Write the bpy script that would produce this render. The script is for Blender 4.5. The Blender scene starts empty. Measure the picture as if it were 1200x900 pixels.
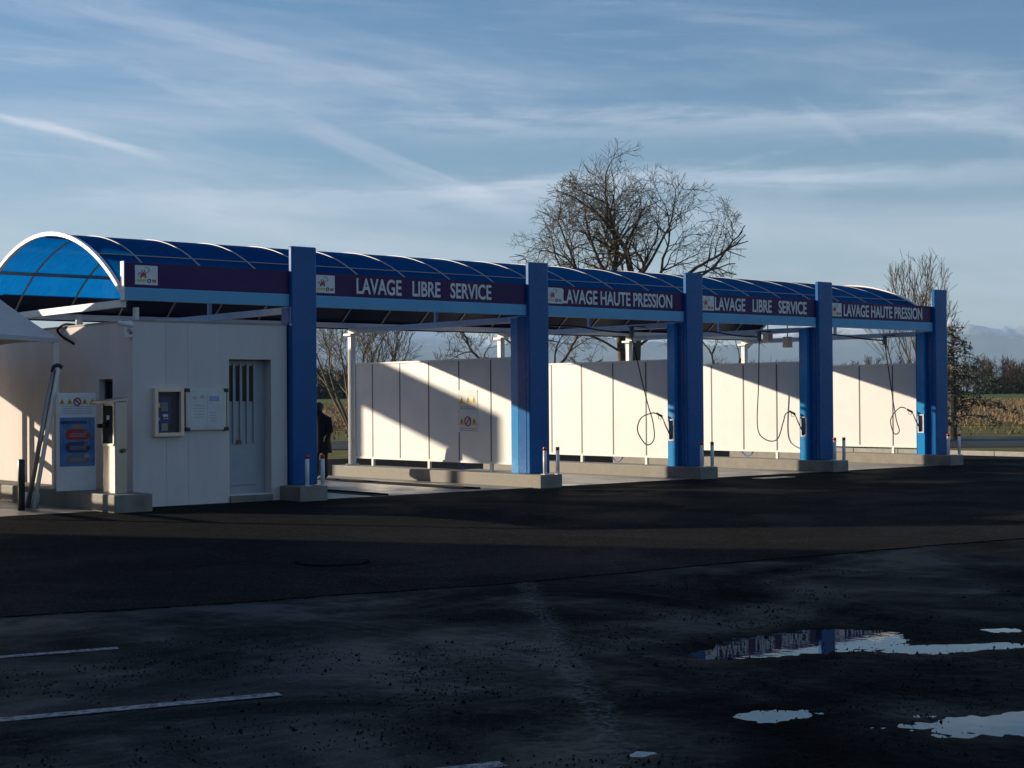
import bpy, bmesh, math, random
import numpy as np
from mathutils import Vector, Matrix
R = math.radians
random.seed(7); rng = np.random.default_rng(7)
sc = bpy.context.scene
col = sc.collection

# ------------------------------------------------------------------ camera, sky, sun, exposure
CAM = np.array([-17.675, -20.815, 1.532]); YAW, PITCH, ROLL = 0.6925, 0.01061, 0.00744
c_, s_ = math.cos(YAW), math.sin(YAW)
right0 = Vector((c_, -s_, 0)); fwd = Vector((s_*math.cos(PITCH), c_*math.cos(PITCH), math.sin(PITCH)))
up0 = right0.cross(fwd)
rgt = right0*math.cos(ROLL) - up0*math.sin(ROLL); upv = right0*math.sin(ROLL) + up0*math.cos(ROLL)
cd = bpy.data.cameras.new('camera'); cam = bpy.data.objects.new('camera', cd); col.objects.link(cam)
cd.sensor_width = 36; cd.lens = 36*1808.9/1200; cd.clip_start = 0.1; cd.clip_end = 90000
m = Matrix.Identity(4)
for i in range(3): m[i][0], m[i][1], m[i][2], m[i][3] = rgt[i], upv[i], -fwd[i], CAM[i]
cam.matrix_world = m
sc.camera = cam

SUN_EL, SUN_PHI = R(13.47), R(32.8)            # sun stands behind and to the left of the wash
sun_dir = Vector((-math.sin(SUN_PHI)*math.cos(SUN_EL), math.cos(SUN_PHI)*math.cos(SUN_EL), math.sin(SUN_EL)))
sl = bpy.data.lights.new('sun', 'SUN'); sl.energy = 5.0; sl.angle = R(0.55); sl.color = (1.0, 0.86, 0.66)
so = bpy.data.objects.new('sun', sl); col.objects.link(so)
so.rotation_euler = sun_dir.to_track_quat('Z', 'Y').to_euler(); so.location = (0, 0, 60)

SKY_STRENGTH = 0.06
world = bpy.data.worlds.new('World'); sc.world = world; world.use_nodes = True
wt = world.node_tree; wn = wt.nodes; wl = wt.links
for n in list(wn): wn.remove(n)
def W(t, **k):
    n = wn.new(t)
    for a, b in k.items(): setattr(n, a, b)
    return n
def wmath(op, a, b=None, c=None, clamp=False):
    n = W('ShaderNodeMath', operation=op, use_clamp=clamp)
    for i, v in enumerate((a, b, c)):
        if v is None: continue
        if isinstance(v, (int, float)): n.inputs[i].default_value = v
        else: wl.new(v, n.inputs[i])
    return n.outputs[0]
sky = W('ShaderNodeTexSky', sky_type='NISHITA', sun_disc=False, sun_elevation=SUN_EL, sun_rotation=-SUN_PHI)
sky.air_density = 1.0; sky.dust_density = 0.6; sky.ozone_density = 2.0; sky.altitude = 200
tc = W('ShaderNodeTexCoord'); sep = W('ShaderNodeSeparateXYZ'); wl.new(tc.outputs['Generated'], sep.inputs[0])
X, Y, Z = sep.outputs
az = wmath('ARCTAN2', X, Y)                     # azimuth from +Y towards +X
el = wmath('ARCSINE', Z)
def cloud_noise(sx, sy, shear, scale, detail, rough, dist, seed):
    cx = wmath('MULTIPLY', az, sx); cy = wmath('MULTIPLY_ADD', az, shear, wmath('MULTIPLY', el, sy))
    cb = W('ShaderNodeCombineXYZ'); wl.new(cx, cb.inputs[0]); wl.new(cy, cb.inputs[1]); cb.inputs[2].default_value = seed
    n = W('ShaderNodeTexNoise'); wl.new(cb.outputs[0], n.inputs['Vector'])
    n.inputs['Scale'].default_value = scale; n.inputs['Detail'].default_value = detail
    n.inputs['Roughness'].default_value = rough; n.inputs['Distortion'].default_value = dist
    return n.outputs[0]
def ramp(v, a, b, lo=0.0, hi=1.0):
    n = W('ShaderNodeMapRange', interpolation_type='SMOOTHSTEP')
    wl.new(v, n.inputs[0]); n.inputs[1].default_value = a; n.inputs[2].default_value = b
    n.inputs[3].default_value = lo; n.inputs[4].default_value = hi
    return n.outputs[0]
wisp = ramp(cloud_noise(1.0, 5.5, 0.35, 3.2, 7, 0.62, 0.5, 3.1), 0.47, 0.80)
veil = ramp(cloud_noise(1.0, 9.0, 0.05, 1.6, 4, 0.55, 0.3, 8.7), 0.44, 0.78)
fine = ramp(cloud_noise(2.0, 22.0, 1.1, 3.0, 8, 0.68, 0.8, 15.3), 0.52, 0.80)
def streak(az0, el0, slope, width, half, amt):   # a thin drawn-out cirrus trail
    da = wmath('SUBTRACT', az, az0)
    nz = cloud_noise(2.2, 16.0, slope*-16.0, 3.0, 6, 0.65, 0.3, az0*9)
    d = wmath('ABSOLUTE', wmath('SUBTRACT', wmath('SUBTRACT', el, el0), wmath('MULTIPLY_ADD', nz, width*3, wmath('MULTIPLY', da, slope))))
    f1 = ramp(d, 0.0, width, 1.0, 0.0); f2 = ramp(wmath('ABSOLUTE', da), half*0.4, half, 1.0, 0.0)
    return wmath('MULTIPLY', wmath('MULTIPLY', f1, f2), wmath('MULTIPLY', ramp(nz, 0.25, 0.7), amt))
def ae(px, py):                                  # pixel of the photograph -> direction
    v = rgt*((px-600)/1808.9) + upv*((450-py)/1808.9) + fwd; v.normalize()
    return math.atan2(v.x, v.y), math.asin(v.z)
mask = wmath('MULTIPLY_ADD', wisp, 0.46, wmath('MULTIPLY', veil, 0.50))
mask = wmath('MULTIPLY_ADD', fine, 0.22, mask)
for (p0, p1, wd, am) in (((-40, 128), (200, 188), .006, .60), ((150, 75), (300, 130), .009, .42), ((330, 140), (620, 262), .012, .38),
                         ((420, 214), (1260, 196), .014, .62), ((330, 146), (1260, 130), .016, .50), ((-80, 236), (760, 226), .016, .50),
                         ((930, 118), (1010, 172), .006, .22), ((180, 246), (500, 296), .018, .36)):
    a0, e0 = ae(*p0); a1, e1 = ae(*p1)
    st = streak((a0+a1)/2, (e0+e1)/2 - wd*1.5, (e1-e0)/(a1-a0), wd, abs(a1-a0)*0.62, am)
    mask = wmath('ADD', mask, st)
mask = wmath('MULTIPLY', mask, ramp(el, 0.0, 0.05, 0.35, 1.0))
mask = wmath('MULTIPLY', mask, 1.0, clamp=True)
hs = W('ShaderNodeHueSaturation'); wl.new(sky.outputs[0], hs.inputs['Color']); hs.inputs['Saturation'].default_value = 1.38; hs.inputs['Value'].default_value = 0.97
tint = W('ShaderNodeMix', data_type='RGBA', blend_type='MULTIPLY'); tint.inputs[0].default_value = 1.0; wl.new(hs.outputs[0], tint.inputs[6]); tint.inputs[7].default_value = (1.06, .97, 1.05, 1)
mx = W('ShaderNodeMix', data_type='RGBA', blend_type='MIX'); wl.new(mask, mx.inputs[0])
wl.new(tint.outputs[2], mx.inputs[6]); mx.inputs[7].default_value = (6.1, 6.6, 7.6, 1)
bg = W('ShaderNodeBackground'); bg.inputs['Strength'].default_value = SKY_STRENGTH; wl.new(mx.outputs[2], bg.inputs['Color'])
wo = W('ShaderNodeOutputWorld'); wl.new(bg.outputs[0], wo.inputs['Surface'])

vs = sc.view_settings; vs.view_transform = 'Standard'; vs.look = 'None'; vs.exposure = 0.92; vs.gamma = 1.0; vs.use_curve_mapping = False
sc.cycles.use_denoising = True; sc.cycles.max_bounces = 7; sc.cycles.transparent_max_bounces = 12
sc.cycles.diffuse_bounces = 4; sc.cycles.glossy_bounces = 4; sc.cycles.transmission_bounces = 6; sc.cycles.volume_bounces = 0
sc.cycles.sample_clamp_indirect = 6.0; sc.cycles.use_adaptive_sampling = True

# ------------------------------------------------------------------ helpers
def tag(o, label=None, cat=None, group=None, kind=None):
    if label: o['label'] = label
    if cat: o['category'] = cat
    if group: o['group'] = group
    if kind: o['kind'] = kind
    return o
def empty(name, loc, label, cat, group=None):
    o = bpy.data.objects.new(name, None); o.location = loc; o.empty_display_size = 0.2
    col.objects.link(o); tag(o, label, cat, group); return o
class MB:
    def __init__(s): s.v = []; s.f = []
    def box(s, x0, x1, y0, y1, z0, z1):
        b = len(s.v)
        s.v += [(x, y, z) for z in (z0, z1) for y in (y0, y1) for x in (x0, x1)]
        s.f += [tuple(b+i for i in q) for q in ((0, 2, 3, 1), (4, 5, 7, 6), (0, 1, 5, 4), (1, 3, 7, 5), (3, 2, 6, 7), (2, 0, 4, 6))]
        return s
    def tube(s, pts, r, n=6, cap=True):
        pts = [Vector(p) for p in pts]; rs = r if hasattr(r, '__len__') else [r]*len(pts)
        b = len(s.v); ref = None
        for i, p in enumerate(pts):
            t = (pts[min(i+1, len(pts)-1)] - pts[max(i-1, 0)]).normalized()
            if ref is None: ref = t.orthogonal().normalized()
            ref = (ref - t*ref.dot(t)).normalized(); w = t.cross(ref)
            for k in range(n):
                a = 2*math.pi*k/n; s.v.append(tuple(p + (ref*math.cos(a) + w*math.sin(a))*rs[i]))
        for i in range(len(pts)-1):
            for k in range(n):
                a, d = b+i*n+k, b+i*n+(k+1) % n
                s.f.append((a, d, d+n, a+n))
        if cap:
            s.f.append(tuple(b+k for k in range(n))[::-1]); e = b+(len(pts)-1)*n; s.f.append(tuple(e+k for k in range(n)))
        return s
    def bar(s, a, b, w, h):                      # rectangular bar from a to b
        a, b = Vector(a), Vector(b); t = (b-a).normalized(); up = Vector((0, 0, 1)) if abs(t.z) < .95 else Vector((0, 1, 0))
        x = t.cross(up).normalized(); y = x.cross(t); k = len(s.v)
        for p in (a, b):
            for sx, sy in ((-1, -1), (1, -1), (1, 1), (-1, 1)): s.v.append(tuple(p + x*sx*w/2 + y*sy*h/2))
        s.f += [tuple(k+i for i in q) for q in ((3, 2, 1, 0), (4, 5, 6, 7), (0, 1, 5, 4), (1, 2, 6, 5), (2, 3, 7, 6), (3, 0, 4, 7))]
        return s
    def poly(s, pts):
        b = len(s.v); s.v += [tuple(p) for p in pts]; s.f.append(tuple(range(b, b+len(pts)))); return s
    def prism(s, pts, d):                        # polygon pts extruded by vector d
        b = len(s.v); n = len(pts); d = Vector(d)
        s.v += [tuple(p) for p in pts] + [tuple(Vector(p)+d) for p in pts]
        s.f.append(tuple(range(b, b+n))[::-1]); s.f.append(tuple(range(b+n, b+2*n)))
        for i in range(n): j = (i+1) % n; s.f.append((b+i, b+j, b+n+j, b+n+i))
        return s
    def build(s, name, mat, parent=None, smooth=False, bevel=0, loc=None):
        me = bpy.data.meshes.new(name); me.from_pydata(s.v, [], s.f); me.materials.append(mat)
        bm = bmesh.new(); bm.from_mesh(me); bmesh.ops.recalc_face_normals(bm, faces=bm.faces); bm.to_mesh(me); bm.free()
        return link(name, me, parent, smooth, bevel, loc)
def link(name, me, parent=None, smooth=False, bevel=0, loc=None):
    o = bpy.data.objects.new(name, me); col.objects.link(o)
    if smooth: me.polygons.foreach_set('use_smooth', [True]*len(me.polygons))
    if bevel:
        b = o.modifiers.new('bevel', 'BEVEL'); b.width = bevel; b.segments = 2; b.limit_method = 'ANGLE'; b.angle_limit = R(40)
    if parent is not None:
        o.parent = parent                        # shapes are written in world metres; keep them there
        o.matrix_parent_inverse = Matrix.Translation(-WLOC(parent))
    elif loc is not None: o.location = loc
    return o
def WLOC(o):
    l = Vector(o.location) if o.type == 'EMPTY' else Vector((0, 0, 0))
    return l if o.type == 'EMPTY' else Vector((0, 0, 0))
def arr_mesh(name, v, f, mat, parent=None, smooth=False):
    me = bpy.data.meshes.new(name); v = np.asarray(v, np.float32); f = np.asarray(f, np.int32); k = f.shape[1]
    me.vertices.add(len(v)); me.vertices.foreach_set('co', v.ravel())
    me.loops.add(f.size); me.loops.foreach_set('vertex_index', f.ravel())
    me.polygons.add(len(f)); me.polygons.foreach_set('loop_start', np.arange(len(f), dtype=np.int32)*k)
    me.update(calc_edges=True); me.materials.append(mat)
    return link(name, me, parent, smooth)

# ------------------------------------------------------------------ materials
def newmat(name):
    m = bpy.data.materials.new(name); m.use_nodes = True
    return m, m.node_tree.nodes, m.node_tree.links, m.node_tree.nodes['Principled BSDF']
def N(nodes, t, **k):
    n = nodes.new(t)
    for a, b in k.items(): setattr(n, a, b)
    return n
def noise(nd, lk, scale, detail=4, rough=.55, coord=None, stretch=None, dist=0):
    g = N(nd, 'ShaderNodeNewGeometry'); src = g.outputs['Position']
    if stretch:
        mp = N(nd, 'ShaderNodeMapping'); mp.inputs['Scale'].default_value = stretch; lk.new(src, mp.inputs[0]); src = mp.outputs[0]
    n = N(nd, 'ShaderNodeTexNoise'); lk.new(src, n.inputs['Vector'])
    n.inputs['Scale'].default_value = scale; n.inputs['Detail'].default_value = detail; n.inputs['Roughness'].default_value = rough; n.inputs['Distortion'].default_value = dist
    return n.outputs[0]
def mrange(nd, lk, v, a, b, lo=0., hi=1.):
    n = N(nd, 'ShaderNodeMapRange', clamp=True); lk.new(v, n.inputs[0])
    for i, x in enumerate((a, b, lo, hi)): n.inputs[i+1].default_value = x
    return n.outputs[0]
def mixc(nd, lk, fac, a, b):
    n = N(nd, 'ShaderNodeMix', data_type='RGBA')
    if isinstance(fac, float): n.inputs[0].default_value = fac
    else: lk.new(fac, n.inputs[0])
    for i, x in ((6, a), (7, b)):
        if isinstance(x, tuple): n.inputs[i].default_value = (*x, 1)
        else: lk.new(x, n.inputs[i])
    return n.outputs[2]
def mth(nd, lk, op, a, b=None, c=None, clamp=False):
    n = N(nd, 'ShaderNodeMath', operation=op, use_clamp=clamp)
    for i, v in enumerate((a, b, c)):
        if v is None: continue
        if isinstance(v, (int, float)): n.inputs[i].default_value = v
        else: lk.new(v, n.inputs[i])
    return n.outputs[0]
def bump(nd, lk, b, h, strength, dist=.01):
    n = N(nd, 'ShaderNodeBump'); n.inputs['Strength'].default_value = strength; n.inputs['Distance'].default_value = dist
    lk.new(h, n.inputs['Height']); lk.new(n.outputs[0], b.inputs['Normal'])
def mat(name, a, b=None, rough=.5, rough2=None, scale=6., metal=0., spec=.5, bmp=0., bscale=60., stretch=None, lo=.35, hi=.7):
    m, nd, lk, bs = newmat(name)
    bs.inputs['Metallic'].default_value = metal; bs.inputs['Specular IOR Level'].default_value = spec; bs.inputs['Roughness'].default_value = rough
    if b is None: b = tuple(x*.86 for x in a)
    n = noise(nd, lk, scale, 6, .6, stretch=stretch)
    f = mrange(nd, lk, n, lo, hi); lk.new(mixc(nd, lk, f, a, b), bs.inputs['Base Color'])
    if rough2 is not None: lk.new(mrange(nd, lk, n, lo, hi, rough, rough2), bs.inputs['Roughness'])
    if bmp: bump(nd, lk, bs, noise(nd, lk, bscale, 5, .6), bmp)
    return m
M = {}
M['blue'] = mat('blue_cladding', (.003, .100, .31), (.0025, .090, .28), .24, .32, 1.2, spec=.22)
M['blue_side'] = mat('blue_panel', (.010, .24, .56), (.009, .22, .52), .22, .3, 1.2, spec=.35)
M['purple'] = mat('purple_sign_film', (.050, .015, .098), (.040, .014, .090), .4, .46, 1.5, spec=.2)
M['band'] = mat('blue_sign_band', (.17, .46, .72), (.15, .42, .67), .45, .5, 2, spec=.25)
M['white'] = mat('white_sheet', (.70, .69, .665), (.63, .62, .60), .38, .5, 1.6)
M['white_steel'] = mat('white_steel', (.78, .76, .70), (.70, .68, .62), .35, .45, 8)
M['render'] = mat('white_render', (.66, .60, .575), (.58, .53, .51), .85, None, 2.2, bmp=.25, bscale=90, stretch=(1.6, 1.6, .35), lo=.3, hi=.75)
M['render_joint'] = mat('render_joint', (.50, .455, .435), None, .9)
M['mullion'] = mat('grey_joint', (.085, .085, .095), None, .5)
M['concrete'] = mat('concrete', (.26, .238, .20), (.13, .12, .105), .85, .6, 3.2, bmp=.3, bscale=40, lo=.3, hi=.72)
M['floor'] = mat('wet_concrete', (.30, .275, .24), (.13, .12, .105), .55, .25, 1.8, bmp=.15, bscale=50, lo=.3, hi=.7)
M['steel'] = mat('stainless_steel', (.36, .34, .31), (.33, .315, .29), .38, .42, 1.5, metal=1.)
M['dark'] = mat('dark_plastic', (.018, .018, .02), None, .4)
M['black'] = mat('black_rubber', (.012, .012, .013), None, .7, spec=.1)
M['recess'] = mat('holder_recess', (.36, .31, .25), (.24, .21, .17), .5)
M['white_plastic'] = mat('white_plastic', (.74, .74, .74), (.66, .66, .67), .4)
M['red'] = mat('red_reflector', (.55, .02, .02), None, .35)
M['rust'] = mat('brown_reflector', (.22, .06, .025), None, .45)
M['bluehose'] = mat('blue_hose', (.02, .12, .45), None, .4)
M['grating'] = mat('drain_grating', (.012, .012, .012), (.022, .021, .02), .75, None, 20, spec=.08)
M['door'] = mat('door_paint', (.34, .37, .40), (.30, .33, .36), .45, .5, 5)
M['glass'] = mat('door_glass', (.010, .018, .022), None, .12, spec=.12)
M['beige'] = mat('beige_frame', (.86, .68, .50), (.80, .62, .45), .45)
M['yellow'] = mat('warning_yellow', (.70, .48, .03), None, .5)
M['ink'] = mat('dark_print', (.03, .03, .035), None, .5)
M['paper'] = mat('paper', (.66, .66, .64), (.58, .58, .58), .6)
M['paper_blue'] = mat('blue_print', (.36, .38, .52), None, .6)
M['paper_warm'] = mat('warm_print', (.58, .47, .40), None, .6)
M['board_glass'] = mat('board_face', (.60, .63, .58), (.52, .55, .50), .25)
M['poster'] = mat('blue_poster', (.03, .13, .34), (.10, .26, .50), .35, None, 9)
M['navy'] = mat('navy_print', (.012, .03, .12), None, .35)
M['redprint'] = mat('red_print', (.42, .02, .025), None, .35)
M['greyprint'] = mat('grey_print', (.16, .17, .19), None, .4)
M['orange'] = mat('orange_print', (.55, .22, .04), None, .4)
M['letter'] = mat('white_letters', (.72, .72, .74), None, .4)
M['fabric'] = mat('white_tent_fabric', (.56, .57, .58), (.50, .51, .53), .7, None, 3, bmp=.1, bscale=12)
M['coat'] = mat('dark_coat', (.012, .012, .015), (.018, .018, .022), .9, None, 14, bmp=.3, bscale=30)
M['trousers'] = mat('dark_trousers', (.02, .02, .025), None, .9)
M['skin'] = mat('skin', (.42, .26, .19), None, .6)
M['bark'] = mat('bark', (.070, .056, .042), (.16, .135, .10), .9, None, 5, lo=.4, hi=.75)
M['bark_pale'] = mat('bark_pale', (.13, .10, .065), (.22, .18, .11), .9, None, 4, lo=.4, hi=.75)
M['needles'] = mat('dark_needles', (.022, .032, .020), (.035, .045, .026), .8, None, 3)
M['kerb'] = mat('kerb_stone', (.36, .34, .30), (.26, .25, .23), .85, None, 6, bmp=.3)
M['road'] = mat('road_asphalt', (.038, .038, .040), (.026, .027, .029), .8, .45, .25, spec=.16, bmp=.2, bscale=120, stretch=(1, 1, 1))
M['navy_sheet'] = mat('navy_sheet', (.004, .010, .045), None, .4, spec=.2)
M['pit'] = mat('dark_iron', (.005, .005, .005), None, .95, spec=.01)
M['alu'] = mat('grey_aluminium', (.30, .30, .29), None, .35)
M['beam'] = mat('pale_beam', (.60, .62, .62), None, .4)
M['grey'] = mat('grey_cast_metal', (.30, .29, .27), None, .45, metal=.3)

def roof_mat():
    m = bpy.data.materials.new('blue_polycarbonate'); m.use_nodes = True; nd, lk = m.node_tree.nodes, m.node_tree.links; nd.clear()
    n1 = noise(nd, lk, 14, 6, .7, stretch=(1, .3, .3)); f = mrange(nd, lk, n1, .3, .75)
    tl = N(nd, 'ShaderNodeBsdfTranslucent'); lk.new(mixc(nd, lk, f, (.0005, .135, .46), (.001, .22, .64)), tl.inputs['Color'])
    tr = N(nd, 'ShaderNodeBsdfTransparent'); tr.inputs['Color'].default_value = (.001, .12, .50, 1)
    df = N(nd, 'ShaderNodeBsdfDiffuse'); df.inputs['Color'].default_value = (.001, .012, .13, 1)
    gl = N(nd, 'ShaderNodeBsdfGlossy'); gl.inputs['Roughness'].default_value = .10; gl.inputs['Color'].default_value = (.25, .45, 1, 1)
    def mix(a, b, fac):
        x = N(nd, 'ShaderNodeMixShader'); lk.new(a, x.inputs[1]); lk.new(b, x.inputs[2])
        if isinstance(fac, float): x.inputs[0].default_value = fac
        else: lk.new(fac, x.inputs[0])
        return x.outputs[0]
    a = mix(tl.outputs[0], df.outputs[0], .40); a = mix(a, tr.outputs[0], .05)
    fr = N(nd, 'ShaderNodeFresnel'); fr.inputs['IOR'].default_value = 1.45
    a = mix(a, gl.outputs[0], mth(nd, lk, 'MULTIPLY', fr.outputs[0], .07))
    o = N(nd, 'ShaderNodeOutputMaterial'); lk.new(a, o.inputs['Surface']); return m
M['poly'] = roof_mat()

# ------------------------------------------------------------------ ground, terrain
def FW(x, y): return (CAM[0] + x*c_ + y*s_, CAM[1] - x*s_ + y*c_)      # right/forward of the viewpoint -> world
def H(y): return .0072*np.clip(np.asarray(y, float)-80, 0, 520)
def depth(u, v): return (u-CAM[0])*s_ + (v-CAM[1])*c_
def vnoise(x, y, scale, seed):
    r = np.random.default_rng(seed); T = r.random((256, 256)); x = x*scale; y = y*scale
    xi = np.floor(x).astype(int); yi = np.floor(y).astype(int); fx = x-xi; fy = y-yi
    fx = fx*fx*(3-2*fx); fy = fy*fy*(3-2*fy); g = lambda a, b: T[a % 256, b % 256]
    return (g(xi, yi)*(1-fx)+g(xi+1, yi)*fx)*(1-fy) + (g(xi, yi+1)*(1-fx)+g(xi+1, yi+1)*fx)*fy
def grid_mesh(name, xs, ys, zf, mat_, tf=None, smooth=False):
    gx, gy = np.meshgrid(xs, ys); z = zf(gx, gy)
    if tf: a, b = FW(gx, gy)
    else: a, b = gx, gy
    v = np.stack([a.ravel(), b.ravel(), z.ravel()], 1); nx, ny = len(xs), len(ys)
    i = (np.arange(ny-1)[:, None]*nx + np.arange(nx-1)[None]).ravel()
    return arr_mesh(name, v, np.stack([i, i+1, i+nx+1, i+nx], 1), mat_, smooth=smooth)
def ground_mat():
    m, nd, lk, bs = newmat('grass_ground'); bs.inputs['Roughness'].default_value = .95; bs.inputs['Specular IOR Level'].default_value = .1
    a = mrange(nd, lk, noise(nd, lk, .5, 6, .7), .35, .65); b = mrange(nd, lk, noise(nd, lk, 6, 4, .7), .3, .7)
    c1 = mixc(nd, lk, b, (.050, .075, .018), (.090, .105, .030)); lk.new(mixc(nd, lk, a, c1, (.15, .12, .055)), bs.inputs['Base Color'])
    bump(nd, lk, bs, noise(nd, lk, 20, 5, .7), .6, .05); return m
def field_mat():
    m, nd, lk, bs = newmat('stubble_field'); bs.inputs['Roughness'].default_value = .95; bs.inputs['Specular IOR Level'].default_value = .1
    a = mrange(nd, lk, noise(nd, lk, .35, 5, .7), .35, .65); b = mrange(nd, lk, noise(nd, lk, 4, 5, .75), .35, .65)
    c1 = mixc(nd, lk, b, (.105, .070, .040), (.20, .140, .080)); lk.new(mixc(nd, lk, a, c1, (.16, .115, .065)), bs.inputs['Base Color'])
    bump(nd, lk, bs, noise(nd, lk, 8, 5, .7), .8, .08); return m
M['ground'] = ground_mat(); M['field'] = field_mat()
M['green'] = mat('winter_crop', (.060, .095, .020), (.085, .115, .030), .95, None, .6, spec=.1)
M['verge'] = mat('verge_grass', (.070, .085, .022), (.16, .125, .055), .95, None, 1.2, spec=.1)
xs = np.concatenate([-np.geomspace(40000, 80, 14), np.linspace(-60, 60, 13), np.geomspace(80, 40000, 14)])
ys = np.concatenate([[-400, -100, -40, 0, 30, 60], np.linspace(80, 600, 14), np.geomspace(800, 50000, 12)])
tag(grid_mesh('ground', xs, ys, lambda x, y: H(y)-.06, M['ground'], True), kind='structure')
tag(grid_mesh('stubble_field', np.linspace(-140, 140, 29), np.linspace(84, 250, 20), lambda x, y: H(y)-.03, M['field'], True), kind='structure')
tag(grid_mesh('crop_field', np.linspace(-220, 220, 29), np.linspace(250, 390, 10), lambda x, y: H(y)-.03, M['green'], True), kind='structure')
def sheet(name, pts, z, mat_):
    return tag(MB().poly([(x, y, z) for x, y in pts]).build(name, mat_), kind='structure')
# the road behind the site, near and far edge read off the photograph
a, b, c, d = np.array([9.96, 21.43]), np.array([24.09, 6.76]), np.array([36., 13.5]), np.array([16.07, 30.75])
d1 = (b-a)/np.linalg.norm(b-a); d2 = (c-d)/np.linalg.norm(c-d)
sheet('road', [a-d1*90, b+d1*90, c+d2*90, d-d2*90], -.02, M['road'])

def asphalt_mat(name, dark, light, r0, r1, sp0, sp1, seam=False):
    m, nd, lk, bs = newmat(name); g = N(nd, 'ShaderNodeNewGeometry'); 
    big = mrange(nd, lk, noise(nd, lk, .55, 5, .62, dist=.6), .36, .66); mid = mrange(nd, lk, noise(nd, lk, 3.0, 5, .65), .35, .7)
    grit = noise(nd, lk, 150, 2, .6); agg = N(nd, 'ShaderNodeTexVoronoi'); agg.inputs['Scale'].default_value = 70; lk.new(g.outputs['Position'], agg.inputs['Vector'])
    f = mth(nd, lk, 'MULTIPLY_ADD', mid, .5, mth(nd, lk, 'MULTIPLY', big, .5))
    c1 = mixc(nd, lk, f, dark, light)
    speck = mrange(nd, lk, agg.outputs['Color'], .70, 1.0); c1 = mixc(nd, lk, mth(nd, lk, 'MULTIPLY', speck, .6), c1, tuple(x*6.0 for x in light))
    spot = mrange(nd, lk, noise(nd, lk, 38, 3, .75), .50, .68); c1 = mixc(nd, lk, mth(nd, lk, 'MULTIPLY', spot, .6), c1, tuple(x*.25 for x in dark))
    rgh = mrange(nd, lk, mth(nd, lk, 'MULTIPLY_ADD', big, .7, mth(nd, lk, 'MULTIPLY', mid, .3)), .2, .8, r0, r1)
    if seam:
        sp = N(nd, 'ShaderNodeSeparateXYZ'); lk.new(g.outputs['Position'], sp.inputs[0])
        p0, p1 = np.array([-9.56, -11.23]), np.array([-13.2, -16.16]); t = (p1-p0)/np.linalg.norm(p1-p0); nn = np.array([-t[1], t[0]])
        dd = mth(nd, lk, 'ADD', mth(nd, lk, 'MULTIPLY', sp.outputs[0], float(nn[0])), mth(nd, lk, 'MULTIPLY_ADD', sp.outputs[1], float(nn[1]), float(-p0@nn)))
        dd = mth(nd, lk, 'ADD', dd, mth(nd, lk, 'MULTIPLY_ADD', noise(nd, lk, 2.2, 4, .6), .35, -.175))
        side = mrange(nd, lk, dd, -.03, .05)                      # resurfaced patch on the far side of the joint
        c1 = mixc(nd, lk, mth(nd, lk, 'MULTIPLY', side, .55), c1, tuple(x*.45 for x in dark))
        rgh = mth(nd, lk, 'MULTIPLY_ADD', side, .10, rgh)
        gr = mrange(nd, lk, noise(nd, lk, 26, 4, .7), .45, .62)
        sm = mth(nd, lk, 'MULTIPLY', mrange(nd, lk, mth(nd, lk, 'ABSOLUTE', dd), .02, .14, 1., 0.), gr)
        c1 = mixc(nd, lk, mth(nd, lk, 'MULTIPLY', sm, .9), c1, (.13, .128, .122)); rgh = mth(nd, lk, 'MULTIPLY_ADD', sm, .35, rgh)
    lk.new(mth(nd, lk, 'MULTIPLY_ADD', big, -(sp1-sp0), sp1), bs.inputs['Specular IOR Level'])
    lk.new(c1, bs.inputs['Base Color']); lk.new(rgh, bs.inputs['Roughness'])
    h = mth(nd, lk, 'MULTIPLY_ADD', agg.outputs['Distance'], -.6, mth(nd, lk, 'MULTIPLY', grit, .5))
    bump(nd, lk, bs, h, .55, .006); return m
M['asphalt_new'] = asphalt_mat('fresh_asphalt', (.010, .0098, .0098), (.020, .019, .018), .65, .9, .003, .012)
M['asphalt_old'] = asphalt_mat('worn_asphalt', (.0050, .0053, .0060), (.0105, .011, .012), .45, .80, .010, .065, True)

PUD = [(-10.0, -14.47, .62, .42, -.35), (-9.55, -14.47, .34, .34, 0), (-10.62, -14.46, .36, .20, -.35), (-9.66, -15.16, .34, .17, -.45), (-9.28, -15.30, .30, .12, -.5),
       (-11.85, -15.84, .26, .15, -.5), (-11.30, -16.62, .55, .26, -.55), (-12.93, -15.97, .10, .06, 0), (-8.62, -15.02, .25, .14, -.5), (-10.75, -16.95, .5, .3, -.5)]
def old_z(x, y):
    z = -.008 + .004*(vnoise(x, y, .5, 1)-.5) + .0045*(vnoise(x, y, 2.3, 2)-.5) + .0040*(vnoise(x, y, 8, 3)-.5) + .0058*(vnoise(x, y, 24, 4)-.5)
    for (a, b, r1, r2, an) in PUD:
        dx, dy = x-a, y-b; p = (dx*math.cos(an)+dy*math.sin(an))/r1; q = (-dx*math.sin(an)+dy*math.cos(an))/r2
        z = z - .0135*np.exp(-(p*p+q*q)**1.1)
    return z
xs = np.concatenate([[-60, -40, -28, -22, -18], np.arange(-16, -13.2, .08), np.arange(-13.2, -8.2, .02), np.arange(-8.2, -2, .12), [0, 4, 10, 17.4]])
ys = np.concatenate([[-60, -40, -28, -21, -18.5], np.arange(-17.6, -17.1, .06), np.arange(-17.1, -13.4, .02), np.arange(-13.4, -9.2, .08), [-9]])
tag(grid_mesh('worn_asphalt', xs, ys, old_z, M['asphalt_old'], smooth=True), kind='structure')
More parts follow.
